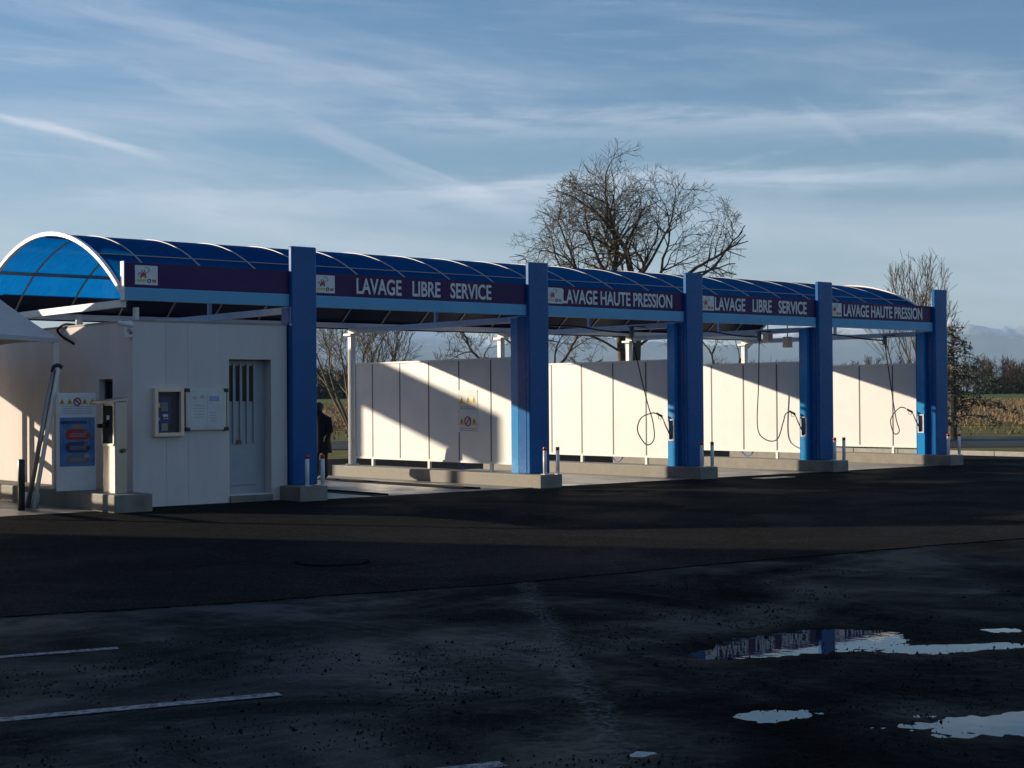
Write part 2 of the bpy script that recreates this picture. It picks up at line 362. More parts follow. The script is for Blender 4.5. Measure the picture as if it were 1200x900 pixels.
def water_mat():
    m, nd, lk, bs = newmat('puddle_water'); bs.inputs['Base Color'].default_value = (.012, .013, .015, 1); bs.inputs['Roughness'].default_value = .015
    bs.inputs['IOR'].default_value = 1.33; bs.inputs['Specular IOR Level'].default_value = .9
    bump(nd, lk, bs, noise(nd, lk, 9, 3, .5), .06, .004); return m
M['water'] = water_mat()
for k, (a, b, r1, r2, an) in enumerate(PUD):      # water lies in hollows of the asphalt sheet
    pts = [(a + (r1*1.15*math.cos(t)*math.cos(an) - r2*1.15*math.sin(t)*math.sin(an)), b + (r1*1.15*math.cos(t)*math.sin(an) + r2*1.15*math.sin(t)*math.cos(an))) for t in np.linspace(0, 2*math.pi, 33)[:-1]]
    sheet('puddle', pts, -.0163 - .00006*k, M['water'])
new_edge = [(-60, -8.2), (-24, -9.05), (-16, -9.6), (-13.4, -9.9), (-11.5, -10.35), (-9.4, -10.82), (-6.5, -11.0), (-2.7, -11.44), (4, -12.1), (17.45, -13.2)]
en = []                                            # slightly ragged edge of the fresh surfacing
for (p, q) in zip(new_edge[:-1], new_edge[1:]):
    n = max(2, int(math.hypot(q[0]-p[0], q[1]-p[1])/.25))
    for i in range(n): t = i/n; en.append((p[0]+(q[0]-p[0])*t, p[1]+(q[1]-p[1])*t + random.uniform(-.025, .025)))
en.append(new_edge[-1])
mb = MB(); pts = en + [(17.45, 14), (-60, 14)]
mb.prism([(x, y, -.05) for x, y in pts], (0, 0, .05)); tag(mb.build('fresh_asphalt', M['asphalt_new']), kind='structure')
# worn white parking lines
def paint_mat():
    m, nd, lk, bs = newmat('worn_white_paint'); bs.inputs['Roughness'].default_value = .6
    f = mrange(nd, lk, noise(nd, lk, 22, 5, .75), .42, .60); lk.new(mixc(nd, lk, f, (.30, .30, .31), (.015, .0155, .016)), bs.inputs['Base Color']); return m
M['paint'] = paint_mat()
def strip(name, p, q, w, z, mat_):
    p, q = np.array(p), np.array(q); t = (q-p)/np.linalg.norm(q-p); n = np.array([-t[1], t[0]])*w/2
    return sheet(name, [p-n, q-n, q+n, p+n], z, mat_)
strip('parking_line', (-15.9, -11.15), (-13.38, -11.735), .09, -.0056, M['paint'])
strip('parking_line', (-18.5, -12.48), (-13.42, -13.75), .10, -.0056, M['paint'])
strip('parking_line', (-16.4, -14.95), (-13.526, -15.737), .10, -.0056, M['paint'])
# drain covers set in the asphalt
def drain(name, x, y, r, label, n=10):
    t = empty(name, (x, y, 0), label, 'drain cover'); mb = MB()
    ring = [(x+r*math.cos(a), y+r*math.sin(a), -.01) for a in np.linspace(0, 2*math.pi, 25)[:-1]]
    MB().prism(ring, (0, 0, .016)).build('cover_plate', M['pit'], t)
    for i in range(n):
        yy = y - r*.8 + 1.6*r*i/(n-1); hw = math.sqrt(max(.01, (r*.9)**2-(yy-y)**2))
        MB().box(x-hw, x+hw, yy-.010, yy+.010, .0065, .012).build('bar', M['grating'], t)
drain('drain_cover', -9.59, -8.37, .36, 'round ribbed drain cover in the fresh asphalt before the white room')
t = empty('drain_grate', (5.05, -1.25, 0), 'small iron gully grate beside the third concrete island', 'drain grate')
MB().box(4.55, 5.55, -1.42, -1.08, .003, .008).build('grate_frame', M['black'], t)
for i in range(9): MB().box(4.6+i*.105, 4.66+i*.105, -1.4, -1.1, .009, .02).build('bar', M['steel'], t)

# loose grit on the worn asphalt
def grit(n):
    xy = np.stack([rng.uniform(-15.5, -6.5, n), rng.uniform(-17.2, -11.6, n)], 1); k = vnoise(xy[:, 0], xy[:, 1], 1.1, 8)*vnoise(xy[:, 0], xy[:, 1], 4., 9) > .16+.2*rng.random(n); xy = xy[k]; n = len(xy)
    r = rng.uniform(.003, .008, n)*(1+1.2*(rng.random(n) > .96)); z = old_z(xy[:, 0], xy[:, 1]); B = np.array([(1, 0, -.2), (-.5, .87, -.2), (-.5, -.87, -.2), (0, 0, .9)]); a = rng.uniform(0, 6.28, n)
    v = np.repeat(B[None], n, 0)*rng.uniform(.7, 1.3, (n, 4, 1)); c, s = np.cos(a)[:, None], np.sin(a)[:, None]
    v = np.stack([v[:, :, 0]*c-v[:, :, 1]*s, v[:, :, 0]*s+v[:, :, 1]*c, v[:, :, 2]], 2)*r[:, None, None]; v[:, :, :2] += xy[:, None]; v[:, :, 2] += z[:, None]+r[:, None]*.2
    f = (np.arange(n)[:, None, None]*4+np.array([(0, 1, 3), (1, 2, 3), (2, 0, 3), (0, 2, 1)])[None]).reshape(-1, 3)
    tag(arr_mesh('loose_grit', v.reshape(-1, 3), f, M['grit']), 'loose grit scattered over the worn asphalt', 'grit', kind='stuff')
M['grit'] = mat('grit', (.004, .004, .0045), (.06, .058, .055), .8, None, 90, spec=.1, lo=.5, hi=.75)
grit(16000)

# kerb, verge and grass at the edge of the site
for i in range(24):
    v0 = -22 + i*1.5
    o = MB().box(17.45, 17.60, v0, v0+1.488, -.08, .12).build('kerb_stone', M['kerb'], bevel=.015); tag(o, kind='structure')
sheet('verge', [(17.6, -40), (60, -40), (60, -20), (24.1+d1[0]*20, 6.76+d1[1]*20), (9.96, 21.43), (-30, 62), (-60, 62), (-60, 14.01), (17.6, 14.01)], -.035, M['verge'])
def blades(name, xy, zf, hmin, hmax, w, mats, label, cat):
    n = len(xy); h = rng.uniform(hmin, hmax, n); a = rng.uniform(0, math.pi, n); lean = rng.normal(0, .35, (n, 2))*h[:, None]
    z = zf(xy); dx = np.stack([np.cos(a), np.sin(a)], 1)*w/2
    v = np.empty((n, 3, 3)); v[:, 0, :2] = xy-dx; v[:, 1, :2] = xy+dx; v[:, 2, :2] = xy+lean; v[:, 0, 2] = z; v[:, 1, 2] = z; v[:, 2, 2] = z+h
    o = arr_mesh(name, v.reshape(-1, 3), np.arange(3*n).reshape(-1, 3), mats); tag(o, label, cat, kind='stuff'); return o
M['dry'] = mat('dry_grass', (.10, .105, .035), (.24, .185, .085), .9, None, 2.5, spec=.1)
pts = rng.random((60000, 2))*np.array([46, 46]) + np.array([2., -12.])
dn = np.array([-d1[1], d1[0]]); dn = dn if dn@np.array([1, 1]) > 0 else -dn
sel = ((pts-a)@dn < -.3) & ((pts[:, 0] > 17.7) | (pts[:, 1] > 14.2)); blades('verge_grass', pts[sel], lambda p: np.full(len(p), -.036), .08, .26, .05, M['dry'], 'tufts of dry grass on the verge beside the road', 'grass')
pts = rng.random((26000, 2))*np.array([150, 150]) + np.array([0., 0.])
dp = depth(pts[:, 0], pts[:, 1]); sel = (dp > 63.5) & (dp < 83) & ((pts-d)@dn > 1.0)
blades('bank_grass', pts[sel], lambda p: H(depth(p[:, 0], p[:, 1]))-.062, .08, .3, .08, M['dry'], 'rough grass on the bank behind the road', 'grass')
X_ = rng.uniform(-75, 85, 60000); Y_ = 85 + 165*rng.random(60000)**1.5; pts = np.stack(FW(X_, Y_), 1)
M['stalk'] = mat('maize_stubble', (.30, .22, .12), (.16, .105, .055), .9, None, .9, spec=.1)
blades('maize_stubble', pts, lambda p: H(depth(p[:, 0], p[:, 1]))-.03, .10, .32, .09, M['stalk'], 'pale cut maize stalks standing in the brown field', 'stubble')

# ------------------------------------------------------------------ the car wash: frame dimensions
U = [-4.881, 0.0, 4.0, 7.977, 12.093]; HP = .227; ZT = 3.983; CW = .46
VC, ZC, RR = 3.011, -.004, 4.248; U0, U1 = -7.687, 12.62
ORD = ['first', 'second', 'third', 'fourth', 'fifth']
# concrete bay floors with metal wheel guides
for k in range(4):
    o = MB().box(U[k]+.33, U[k+1]-.17, -.25, 6.3, -.06, .006).build('bay_floor', M['floor']); tag(o, kind='structure')
sheet('bay_floor', [(-13, -.2), (-8.22, -.2), (-8.22, 8), (-13, 8)], .006, M['floor'])
for (u, v0, v1) in ((-1.2, .1, 5.2), (-3.35, -.2, 5.0)):
    t = empty('wheel_guide', (u, (v0+v1)/2, .006), 'low dark steel wheel guide on the concrete floor beside the %s column' % ('second blue' if u > -2 else 'first blue'), 'wheel guide')
    MB().box(u-.16, u+.16, v0, v1, .005, .012).build('base_plate', M['grating'], t); MB().box(u+.10, u+.15, v0, v1, .012, .035).build('guide_rail', M['grating'], t, bevel=.006)
# concrete islands
for k in range(5):
    u = U[k]; mb = MB()
    if k == 0: mb.prism([(u-.165, -.477, -.04), (u+.34, -.477, -.04), (u+.34, 6.15, -.04), (u-.014, 6.15, -.04), (u-.014, .127, -.04), (u-.165, .127, -.04)], (0, 0, HP+.04))
    else: mb.box(u-.165, u+.335, -.477, 6.15, -.04, HP)
    o = mb.build('concrete_island', M['concrete'], bevel=.018, loc=None)
    tag(o, ['short concrete island against the white room under the first column', 'concrete island under the wall panel that carries hazard notices', 'concrete island under the blue column between the two middle signs',
            'concrete island under the blue column right of the second free-service sign', 'concrete island at the far end column by the road'][k], 'concrete island', 'concrete islands under the columns')
# blue columns
for k in range(5):
    u = U[k]
    t = empty('wash_column', (u+CW/2, .15, HP), ['blue column touching the white technical room', 'blue column beside the wall panel with hazard notices', 'blue column with lance holder right of the first high-pressure sign',
              'blue column with lance holder right of the second free-service sign', 'blue end column with lance holder at the end of the roof'][k], 'column', 'blue columns along the front')
    MB().box(u, u+CW, 0, .10, HP-.004, ZT).build('cladding', M['blue'], t, bevel=.022)
    MB().box(u+.006, u+CW-.02, .1, .335, HP-.004, 3.02).build('body', M['blue'], t, bevel=.012)
    if k == 0: continue
    if k == 1:
        MB().box(u+.02, u+CW-.03, .352, .545, HP-.004, 3.0).build('equipment_panel', M['blue_side'], t); continue
    ua, v0, v1, ub = u-.08, .265, .455, u+.004; z0, z1, n0, n1 = .745, 1.118, .30, .42; mb = MB()
    mb.box(ua, ub, v0, v1, HP-.004, z0); mb.box(ua, ub, v0, v1, z1, 3.0); mb.box(ua+.06, ub, n0, n1, z0, z1)
    mb.box(ua, ub, v0, n0, z0, z1); mb.box(ua, ub, n1, v1, z0, z1)
    mb.build('equipment_panel', M['blue_side'], t)
    MB().box(u+.006, u+CW-.03, .337, .545, HP-.004, 3.0).build('rear_casing', M['blue'], t)
    h = MB().box(ua+.02, ua+.059, n0+.001, n1-.001, z0+.001, z1-.001).build('lance_holder', M['recess'], t); fr = MB(); w = .022
    fr.box(ua-.012, ua-.001, n0-w, n1+w, z0-w, z0); fr.box(ua-.012, ua-.001, n0-w, n1+w, z1, z1+w); fr.box(ua-.012, ua-.001, n0-w, n0, z0, z1); fr.box(ua-.012, ua-.001, n1, n1+w, z0, z1)
    fr.build('frame', M['white_plastic'], h)
# marker bollards on the island noses
BO = [((.067, .300)), ((.074, .300)), ((.054, .262)), ((.095, .295)), ((.0, .30))]
for k in range(5):
    for j in range(2):
        x, y = U[k]+BO[k][j], -.31 - (.08 if j else 0)
        isl = ['beside the white room', 'below the hazard notices', 'right of the first high-pressure sign', 'right of the second free-service sign', 'of the end column'][k]
        which = ('red-capped', 'brown-capped')[j] if k in (1, 2, 3) else ('inner red-capped', 'outer red-capped')[j]
        t = empty('bollard', (x, y, HP), '%s white marker post on the island %s' % (which, isl), 'marker post', 'marker posts on the island noses')
        MB().tube([(x, y, HP-.003), (x, y, HP+.42)], .034, 12).build('post', M['white_plastic'], t, True)
        MB().tube([(x, y, HP+.42), (x, y, HP+.475), (x, y, HP+.48)], [.0345, .0345, .028], 12).build('cap', M['red'] if (j == 0 or k in (0, 4)) else M['rust'], t, True)
        MB().box(x-.055, x+.055, y-.055, y+.055, HP-.002, HP+.008).build('foot_plate', M['white_plastic'], t)

# ------------------------------------------------------------------ signs
def text_mesh(txt, u0, u1, z0, z1, v, th=.008):
    cu = bpy.data.curves.new('lettering', 'FONT'); cu.body = txt; cu.extrude = .01; cu.offset = .02; cu.space_word = 1.0
    o = bpy.data.objects.new('lettering', cu); col.objects.link(o); bpy.context.view_layer.update()
    me = bpy.data.meshes.new_from_object(o.evaluated_get(bpy.context.evaluated_depsgraph_get())); bpy.data.objects.remove(o)
    co = np.empty(len(me.vertices)*3); me.vertices.foreach_get('co', co); co = co.reshape(-1, 3); a, b = co.min(0), co.max(0)
    q = np.empty_like(co); q[:, 0] = u0+(co[:, 0]-a[0])/(b[0]-a[0])*(u1-u0); q[:, 2] = z0+(co[:, 1]-a[1])/(b[1]-a[1])*(z1-z0); q[:, 1] = v-th*(co[:, 2]-a[2])/(b[2]-a[2])
    me.vertices.foreach_set('co', q.ravel()); me.materials.clear(); me.materials.append(M['letter']); me.update(); return me
def disc(cx, cz, rx, rz, v, n=18): return [(cx+rx*math.cos(a), v, cz+rz*math.sin(a)) for a in np.linspace(0, 2*math.pi, n+1)[:-1]]
FT = [None, 'LAVAGE   LIBRE   SERVICE', 'LAVAGE HAUTE PRESSION', 'LAVAGE   LIBRE   SERVICE', 'LAVAGE HAUTE PRESSION']
FL = ['purple sign board without lettering above the white room', 'purple sign reading LAVAGE LIBRE SERVICE beside the white room', 'purple sign reading LAVAGE HAUTE PRESSION between the second and third columns',
      'purple sign reading LAVAGE LIBRE SERVICE between the third and fourth columns', 'purple sign reading LAVAGE HAUTE PRESSION at the end column by the road']
TX = [None, (-3.613, -.80), (.843, 3.673), (4.873, 7.673), (8.90, 11.70)]
for k in range(5):
    a0 = U0 if k == 0 else U[k-1]+CW+.002; a1 = U[k]-.002
    t = empty('fascia_sign', ((a0+a1)/2, .11, 3.038), FL[k], 'sign', 'sign boards along the roof front')
    MB().box(a0+(.02 if k == 0 else 0), a1, .08, .15, 3.2285, 3.596).build('sign_panel', M['purple'], t)
    mb = MB().box(a0+(.02 if k == 0 else 0), a1, .082, .16, 3.038, 3.2275)
    for i in range(7): mb.box(a0+(.02 if k == 0 else 0), a1, .074, .0815, 3.043+i*.0262, 3.062+i*.0262)
    mb.build('lower_band', M['band'], t)
    if k == 0: MB().box(a0, a0+.0195, .06, .17, 3.03, 3.606).build('end_cap', M['white_steel'], t, bevel=.004)
    l0 = -7.50 if k == 0 else U[k-1]+.487; l1 = l0+.362; w = l1-l0; z0, z1 = 3.272, 3.556
    lp = MB().box(l0, l1, .073, .0795, z0, z1).build('logo_plate', M['white_plastic'], t)
    V = .0715
    def lx(f): return l0+w*f
    def lz(f): return z0+(z1-z0)*f
    mb = MB(); mb.prism([(lx(x), V, lz(z)) for x, z in ((.22, .47), (.27, .60), (.36, .66), (.45, .62), (.50, .52), (.46, .42), (.27, .41))], (0, .0015, 0)); mb.build('red_emblem', M['redprint'], lp)
    def stroke(P, r): MB().tube([(lx(x), V, lz(z)) for x, z in P], r, 5).build('emblem_stroke', M['ink'], lp)
    stroke(((.14, .50), (.18, .60), (.24, .62)), .006); stroke(((.46, .62), (.58, .68), (.66, .76), (.60, .86), (.50, .92), (.42, .88)), .0045)
    for x in (.30, .41): stroke(((x, .66), (x-.01, .76)), .007)
    for x in (.25, .46): MB().prism(disc(lx(x), lz(.39), .016, .011, V, 8), (0, .0015, 0)).build('emblem_dot', M['ink'], lp)
    for x in (.08, .165, .25, .335, .42): MB().prism([(lx(x+dx), V, lz(z)) for dx, z in ((0, .15), (.062, .15), (.062, .28), (0, .28))], (0, .0015, 0)).build('yellow_mark', M['yellow'], lp)
    MB().tube([(lx(.62)+.025*math.cos(a), V, lz(.21)+.025*math.sin(a)) for a in np.linspace(0, 2*math.pi, 13)], .008, 5).build('blue_ring', M['navy'], lp)
    for x in (.76, .85): MB().prism([(lx(x+dx), V, lz(z)) for dx, z in ((0, .13), (.072, .13), (.072, .28), (0, .28))], (0, .0015, 0)).build('red_mark', M['redprint'], lp)
    if FT[k]:
        me = text_mesh(FT[k], *TX[k], 3.28, 3.542, .0785); bm = bmesh.new(); bm.from_mesh(me); bmesh.ops.remove_doubles(bm, verts=bm.verts, dist=1e-6); seen = set()
        for v0 in bm.verts:
            if v0 in seen: continue
            st, isl = [v0], []; seen.add(v0)
            while st:
                q = st.pop(); isl.append(q)
                for e in q.link_edges:
                    w_ = e.other_vert(q)
                    if w_ not in seen: seen.add(w_); st.append(w_)
            ix = {q: i for i, q in enumerate(isl)}; lm = bpy.data.meshes.new('letter'); fs = {f for q in isl for f in q.link_faces}
            lm.from_pydata([q.co[:] for q in isl], [], [[ix[q] for q in f.verts] for f in fs]); lm.materials.append(M['letter']); link('letter', lm, t)
        bm.free()

# ------------------------------------------------------------------ barrel roof
t = empty('barrel_roof', (2.4, 3.0, 3.0), 'long blue translucent barrel vault roof over the wash bays', 'roof')
ribs = [U0+.03] + [-7.0+.985*i for i in range(20)] + [U1]
th0, th1 = math.acos((VC-.17)/RR), math.pi-math.acos((VC-.17)/RR)
def arc(u, r, n=28): return [(u, VC-r*math.cos(a), ZC+r*math.sin(a)) for a in np.linspace(th0, th1, n+1)]
for a0, a1 in zip(ribs[:-1], ribs[1:]):
    for nm, m_, sl_ in (('roof_sheet', M['poly'], slice(0, -2)), ('shade_sheet', M['navy_sheet'], slice(-3, None))):  # opaque navy strip paints in the shade behind the rear fascia
        A, B = arc(a0, RR)[sl_], arc(a1, RR)[sl_]; mb = MB(); mb.v = A+B; n = len(A)
        mb.f = [(i, i+1, n+i+1, n+i) for i in range(n-1)]
        mb.build(nm, m_, t, True)
for i, u in enumerate(ribs):
    w = .06 if i in (0, len(ribs)-1) else .028; h0, h1 = (-.03, .03) if w > .05 else (-.025, .010)
    A = [arc(u+sx*w/2, RR+dr) for sx, dr in ((-1, h0), (1, h0), (1, h1), (-1, h1))]; n = len(A[0]); mb = MB(); mb.v = A[0]+A[1]+A[2]+A[3]
    for q in range(4):
        r2 = (q+1) % 4
        for j in range(n-1): mb.f.append((q*n+j, q*n+j+1, r2*n+j+1, r2*n+j))
    mb.f += [(0, n, 2*n, 3*n), (n-1, 2*n-1, 3*n-1, 4*n-1)]
    mb.build('end_arch' if w > .05 else 'rib', M['white_steel'] if w > .05 else M['alu'], t)
for v in (1.13, 4.92, VC):
    z = ZC+math.sqrt(RR**2-(v-VC)**2); MB().box(U0+.07, U1-.04, v-.016, v+.016, z-.055, z+.006 if v != VC else z-.02).build('purlin', M['alu'], t)
for v in (.20, 5.83): MB().box(U0+.04, U1, v-.035, v+.035, 3.05, 3.15).build('eaves_beam', M['white_steel'], t)
LINES = [U0+.05] + [u+.2 for u in U]
for i, u in enumerate(LINES):
    MB().box(u-.045, u+.045, .24 if i else -.02+.2, 6.0, 2.94, 3.045).build('tie_beam', M['white_steel'] if i == 0 else M['beam'], t)
    if i: MB().box(u-.03, u+.03, VC-.03, VC+.03, 3.04, ZC+RR-.05).build('king_post', M['beam'], t)
o = MB().box(U0+.01, U1-.01, 6.02, 6.09, 3.035, 3.60).build('rear_fascia', M['navy_sheet']); tag(o, 'long dark fascia board along the rear edge of the vault', 'fascia')
# rear posts
for i, u in enumerate(U):
    t = empty('rear_post', (u+.2, 5.93, HP), 'white steel post at the back of the %s' % ['white technical room', 'panel wall with hazard notices', 'panel wall under the first high-pressure sign', 'panel wall under the second free-service sign', 'last panel wall by the road'][i], 'post', 'rear roof posts')
    MB().box(u+.14, u+.26, 5.87, 5.99, HP-.004, 2.90).build('post', M['white_steel'], t, bevel=.008)
    MB().box(u+.08, u+.32, 5.80, 6.06, 2.895, 2.939).build('head_plate', M['white_steel'], t)
    MB().box(u+.10, u+.30, 5.83, 6.03, HP-.002, HP+.015).build('foot_plate', M['white_steel'], t)

# ------------------------------------------------------------------ partition walls of white sheet
MV = [.56, 1.33, 2.29, 3.25, 4.21, 5.165, 5.79]
for k in range(1, 5):
    u = U[k]+.2; t = empty('partition_wall', (u, 3.2, HP), ['', 'white panel wall with two rows of hazard notices', 'white panel wall under the first high-pressure sign, with hanging hose', 'white panel wall under the second free-service sign', 'white panel wall nearest the field and road'][k], 'panel wall', 'white panel walls between bays')
    for a0, a1 in zip(MV[:-1], MV[1:]): MB().box(u-.012, u+.012, a0+.016, a1-.016, .405, 2.285).build('panel', M['white'], t)
    for v in MV[1:-1]: MB().box(u-.017, u+.017, v-.0155, v+.0155, .405, 2.285).build('joint', M['mullion'], t)
    for v in (MV[0], MV[-1]): MB().box(u-.03, u+.03, v-.0155, v+.0155, .366, 2.32).build('stile', M['white_steel'], t)
    MB().box(u-.03, u+.03, MV[0]+.016, MV[-1]-.016, 2.286, 2.32).build('top_rail', M['white_steel'], t)
    MB().box(u-.03, u+.03, MV[0]+.016, MV[-1]-.016, .366, .404).build('bottom_rail', M['white_steel'], t)
    for v in (1.33, 3.25, 5.165): MB().box(u-.025, u+.025, v-.03, v+.03, HP-.003, .366).build('foot', M['white_steel'], t)
    for v in (5.6,): MB().box(u-.02, u+.02, 5.806, 5.869, 1.9, 1.95).build('bracket', M['white_steel'], t); MB().box(u-.02, u+.02, 5.806, 5.869, .7, .75).build('bracket', M['white_steel'], t)
    if k in (1, 2, 3):
        hp = [(u+.07, 2.05+.42*q, .40-.14*math.sin(math.pi*q)) for q in np.linspace(0, 1, 9)]
        o = MB().tube([(u+.03, 2.05, .41)]+hp+[(u+.03, 2.47, .41)], .014, 7).build('blue_hose', M['bluehose'], smooth=True)
        tag(o, 'short blue hose looping below the %s' % ['', 'panel wall with hazard notices', 'panel wall under the first high-pressure sign', 'panel wall under the second free-service sign'][k], 'hose', 'blue hoses below panel walls')
# hazard notices on the wall of the second bay
u = U[1]+.2-.0135
def notice(name, label, z0, z1, picts):
    t = empty(name, (u, 2.03, z0), label, 'notice'); MB().box(u-.004, u, 1.72, 2.32, z0, z1).build('plate', M['paper'], t)
    for (f, kind) in picts:
        v = 2.32-.60*f; zc = z0+(z1-z0)*.52; r = .085; V = u-.0055
        if kind == 't':
            p = MB().prism([(V, v-r, zc-r*.8), (V, v+r, zc-r*.8), (V, v, zc+r)], (.0015, 0, 0)).build('warning_triangle', M['yellow'], t)
            MB().prism([(V-.002, v-.014, zc-.045), (V-.002, v+.014, zc-.045), (V-.002, v+.018, zc+.03), (V-.002, v-.018, zc+.03)], (.0015, 0, 0)).build('symbol', M['ink'], p)
        else:
            MB().tube([(V, v+r*math.cos(a), zc+r*math.sin(a)) for a in np.linspace(0, 2*math.pi, 17)], .012, 5).build('prohibition_ring', M['redprint'], t)
            MB().tube([(V, v-.05, zc+.05), (V, v+.05, zc-.05)], .009, 5).build('slash', M['ink'], t)
    for j in range(2): MB().box(u-.0055, u-.004, 1.78, 2.26, z0+.03+j*.035, z0+.04+j*.035).build('text_line', M['greyprint'], t)
notice('hazard_notice', 'upper white notice with yellow warning triangles on the panel wall', 1.345, 1.735, ((.2, 't'), (.52, 't'), (.82, 't')))
notice('hazard_notice', 'lower white notice with warning triangles around a prohibition ring', .94, 1.335, ((.2, 't'), (.5, 'r'), (.82, 't')))

# ------------------------------------------------------------------ hose booms, hoses and lances in the high-pressure bays
def smooth_path(P, n=8):
    P = [Vector(p) for p in P]; out = []
    for i in range(len(P)-1):
        p0, p1, p2, p3 = P[max(i-1, 0)], P[i], P[i+1], P[min(i+2, len(P)-1)]
        for j in range(n):
            q = j/n; out.append(.5*((2*p1)+(p2-p0)*q+(2*p0-5*p1+4*p2-p3)*q*q+(3*p1-p0-3*p2+p3)*q**3))
    return out+[P[-1]]
HO = {2: [(1.36, 2.80), (1.19, 2.26), (.94, 1.50), (.777, 1.08), (.757, .744), (.97, .64), (1.21, .91), (1.11, 1.16), (.82, 1.26), (.66, 1.25)],
      3: [(1.50, 2.80), (1.53, 1.85), (1.57, .92), (1.35, .65), (1.02, .655), (.85, 1.02), (.78, 1.20), (.66, 1.245)],
      4: [(1.27, 2.80), (1.12, 1.85), (.98, 1.06), (.89, .763), (1.035, .70), (1.127, 1.02), (.886, 1.29), (.70, 1.28)]}
for k, P in HO.items():
    u = U[k]-.17; nm = {2: 'first high-pressure sign', 3: 'second free-service sign', 4: 'high-pressure sign at the end column'}[k]
    t = empty('washing_lance', (u, .45, .75), 'black hose and spray lance in the holder under the %s' % nm, 'spray lance', 'spray lances on hoses')
    gun = [(u, .66, 1.25), (u, .56, 1.215)]; y1 = .445
    path = [(u+.0 if i else u, a_, b_) for i, (a_, b_) in enumerate(P)]
    MB().tube(smooth_path(path), .012, 6).build('hose', M['black'], t, True)
    MB().tube([(u, .67, 1.255), (u, .53, 1.20)], .024, 8).build('grip', M['black'], t, True)
    MB().tube([(u, .62, 1.235), (u, .625, 1.15), (u, .56, 1.14), (u, .54, 1.20)], .006, 5).build('trigger_guard', M['black'], t, True)
    MB().tube([(u, .535, 1.20), (u+.04, .46, 1.0), (u+.10, .37, .77)], .013, 7).build('lance_tube', M['dark'], t, True)
    b = empty('hose_boom', (u, P[0][0], 2.94), 'dark swivel boom under the vault above the %s' % nm, 'hose boom', 'hose booms under the vault')
    MB().tube([(u, P[0][0], 2.76), (u, P[0][0], 2.98)], .05, 10).build('swivel', M['grey'], b, True)
    MB().box(u-.06, u+.33, P[0][0]-.05, P[0][0]+.05, 2.97, 3.0).build('bracket', M['grey'], b)
    MB().tube(smooth_path([(u, P[0][0], 2.86), (u-.5, P[0][0]+.25, 2.90), (u-1.0, P[0][0]+.5, 2.98), (u-1.5, P[0][0]+.75, 3.0)]), .018, 7).build('arm', M['dark'], b, True)
for (x, y, z, lab) in ((8.55, 1.9, 2.78, 'upper'), (8.98, 1.7, 2.66, 'lower')):
    t = empty('ceiling_box', (x, y, z), '%s grey box lamp hanging on a rod under the second free-service sign' % lab, 'hanging lamp', 'hanging box lamps')
    MB().box(x-.08, x+.08, y-.08, y+.08, z, z+.24).build('housing', M['beige'], t, bevel=.01)
    zr = ZC+math.sqrt(RR**2-(y-VC)**2); MB().tube([(x, y, z+.23), (x, y, zr+.005)], .012, 6).build('rod', M['dark'], t)

# ------------------------------------------------------------------ technical room
W0, W1, V0, V1, ZW = -7.517, -4.900, .132, 6.15, 2.735
t = empty('technical_room', ((W0+W1)/2, 3.1, 0), 'white rendered technical room with grey door at the end of the wash', 'building')
D0, D1, DZ0, DZ1 = -5.925, -5.186, .12, 2.195
mb = MB(); th = .24
mb.box(W0, D0, V0, V0+th, -.03, ZW); mb.box(D1, W1, V0, V0+th, -.03, ZW); mb.box(D0, D1, V0, V0+th, DZ1, ZW); mb.box(D0, D1, V0+.02, V0+th, -.03, DZ0)
mb.build('front_wall', M['render'], t)
mb = MB(); n0, n1, q0, q1 = .80, 1.27, 1.55, 1.90
mb.box(W0, W0+th, V0+th, n0, -.03, ZW); mb.box(W0, W0+th, n1, V1, -.03, ZW); mb.box(W0, W0+th, n0, n1, -.03, q0); mb.box(W0, W0+th, n0, n1, q1, ZW); mb.build('side_wall', M['render'], t)
wd = MB().box(W0+.12, W0+.14, n0, n1, q0, q1).build('window', M['glass'], t); fr = MB()
fr.box(W0+.09, W0+.12, n0, n0+.03, q0, q1); fr.box(W0+.09, W0+.12, n1-.03, n1, q0, q1); fr.box(W0+.09, W0+.12, n0+.03, n1-.03, q0, q0+.03); fr.box(W0+.09, W0+.12, n0+.03, n1-.03, q1-.03, q1); fr.build('frame', M['mullion'], wd)
MB().box(W1-th, W1, V0+th, V1, -.03, ZW).build('side_wall', M['render'], t); MB().box(W0+th, W1-th, V1-th, V1, -.03, ZW).build('rear_wall', M['render'], t)
MB().box(W0+.02, W1-.02, V0+.02, V1-.02, ZW-.1, ZW-.02).build('roof_deck', M['concrete'], t)
cp = MB(); cp.box(W0-.01, W1, V0-.01, V0+th, ZW, ZW+.025); cp.box(W0-.01, W0+th, V0+th, V1, ZW, ZW+.025); cp.build('coping', M['kerb'], t)
dv = V0+.19
dr = MB().box(D0+.004, D1-.004, dv, dv+.05, DZ0, DZ1-.004).build('door', M['door'], t)
x0, x1 = D0+.06, D1-.20; n = 4; w = (x1-x0)/n
for i in range(n):
    MB().box(x0+i*w+.025, x0+(i+1)*w-.025, dv-.006, dv-.001, 1.55, 2.10).build('glass_strip', M['glass'], dr)
for i in range(n+1):
    MB().box(x0+i*w-.020, x0+i*w+.020, dv-.03, dv-.001, .90, 2.13).build('moulding', M['door'], dr)
MB().box(x0-.02, x1+.02, dv-.02, dv-.001, .25, .86).build('lower_panel', M['door'], dr, bevel=.006)
MB().box(x0+.16, x0+.23, dv-.05, dv-.03, .89, .95).build('lock', M['rust'], dr)
MB().box(D0-.0, D1, V0-.04, V0+.018, -.03, DZ0-.02).build('door_step', M['concrete'], t)
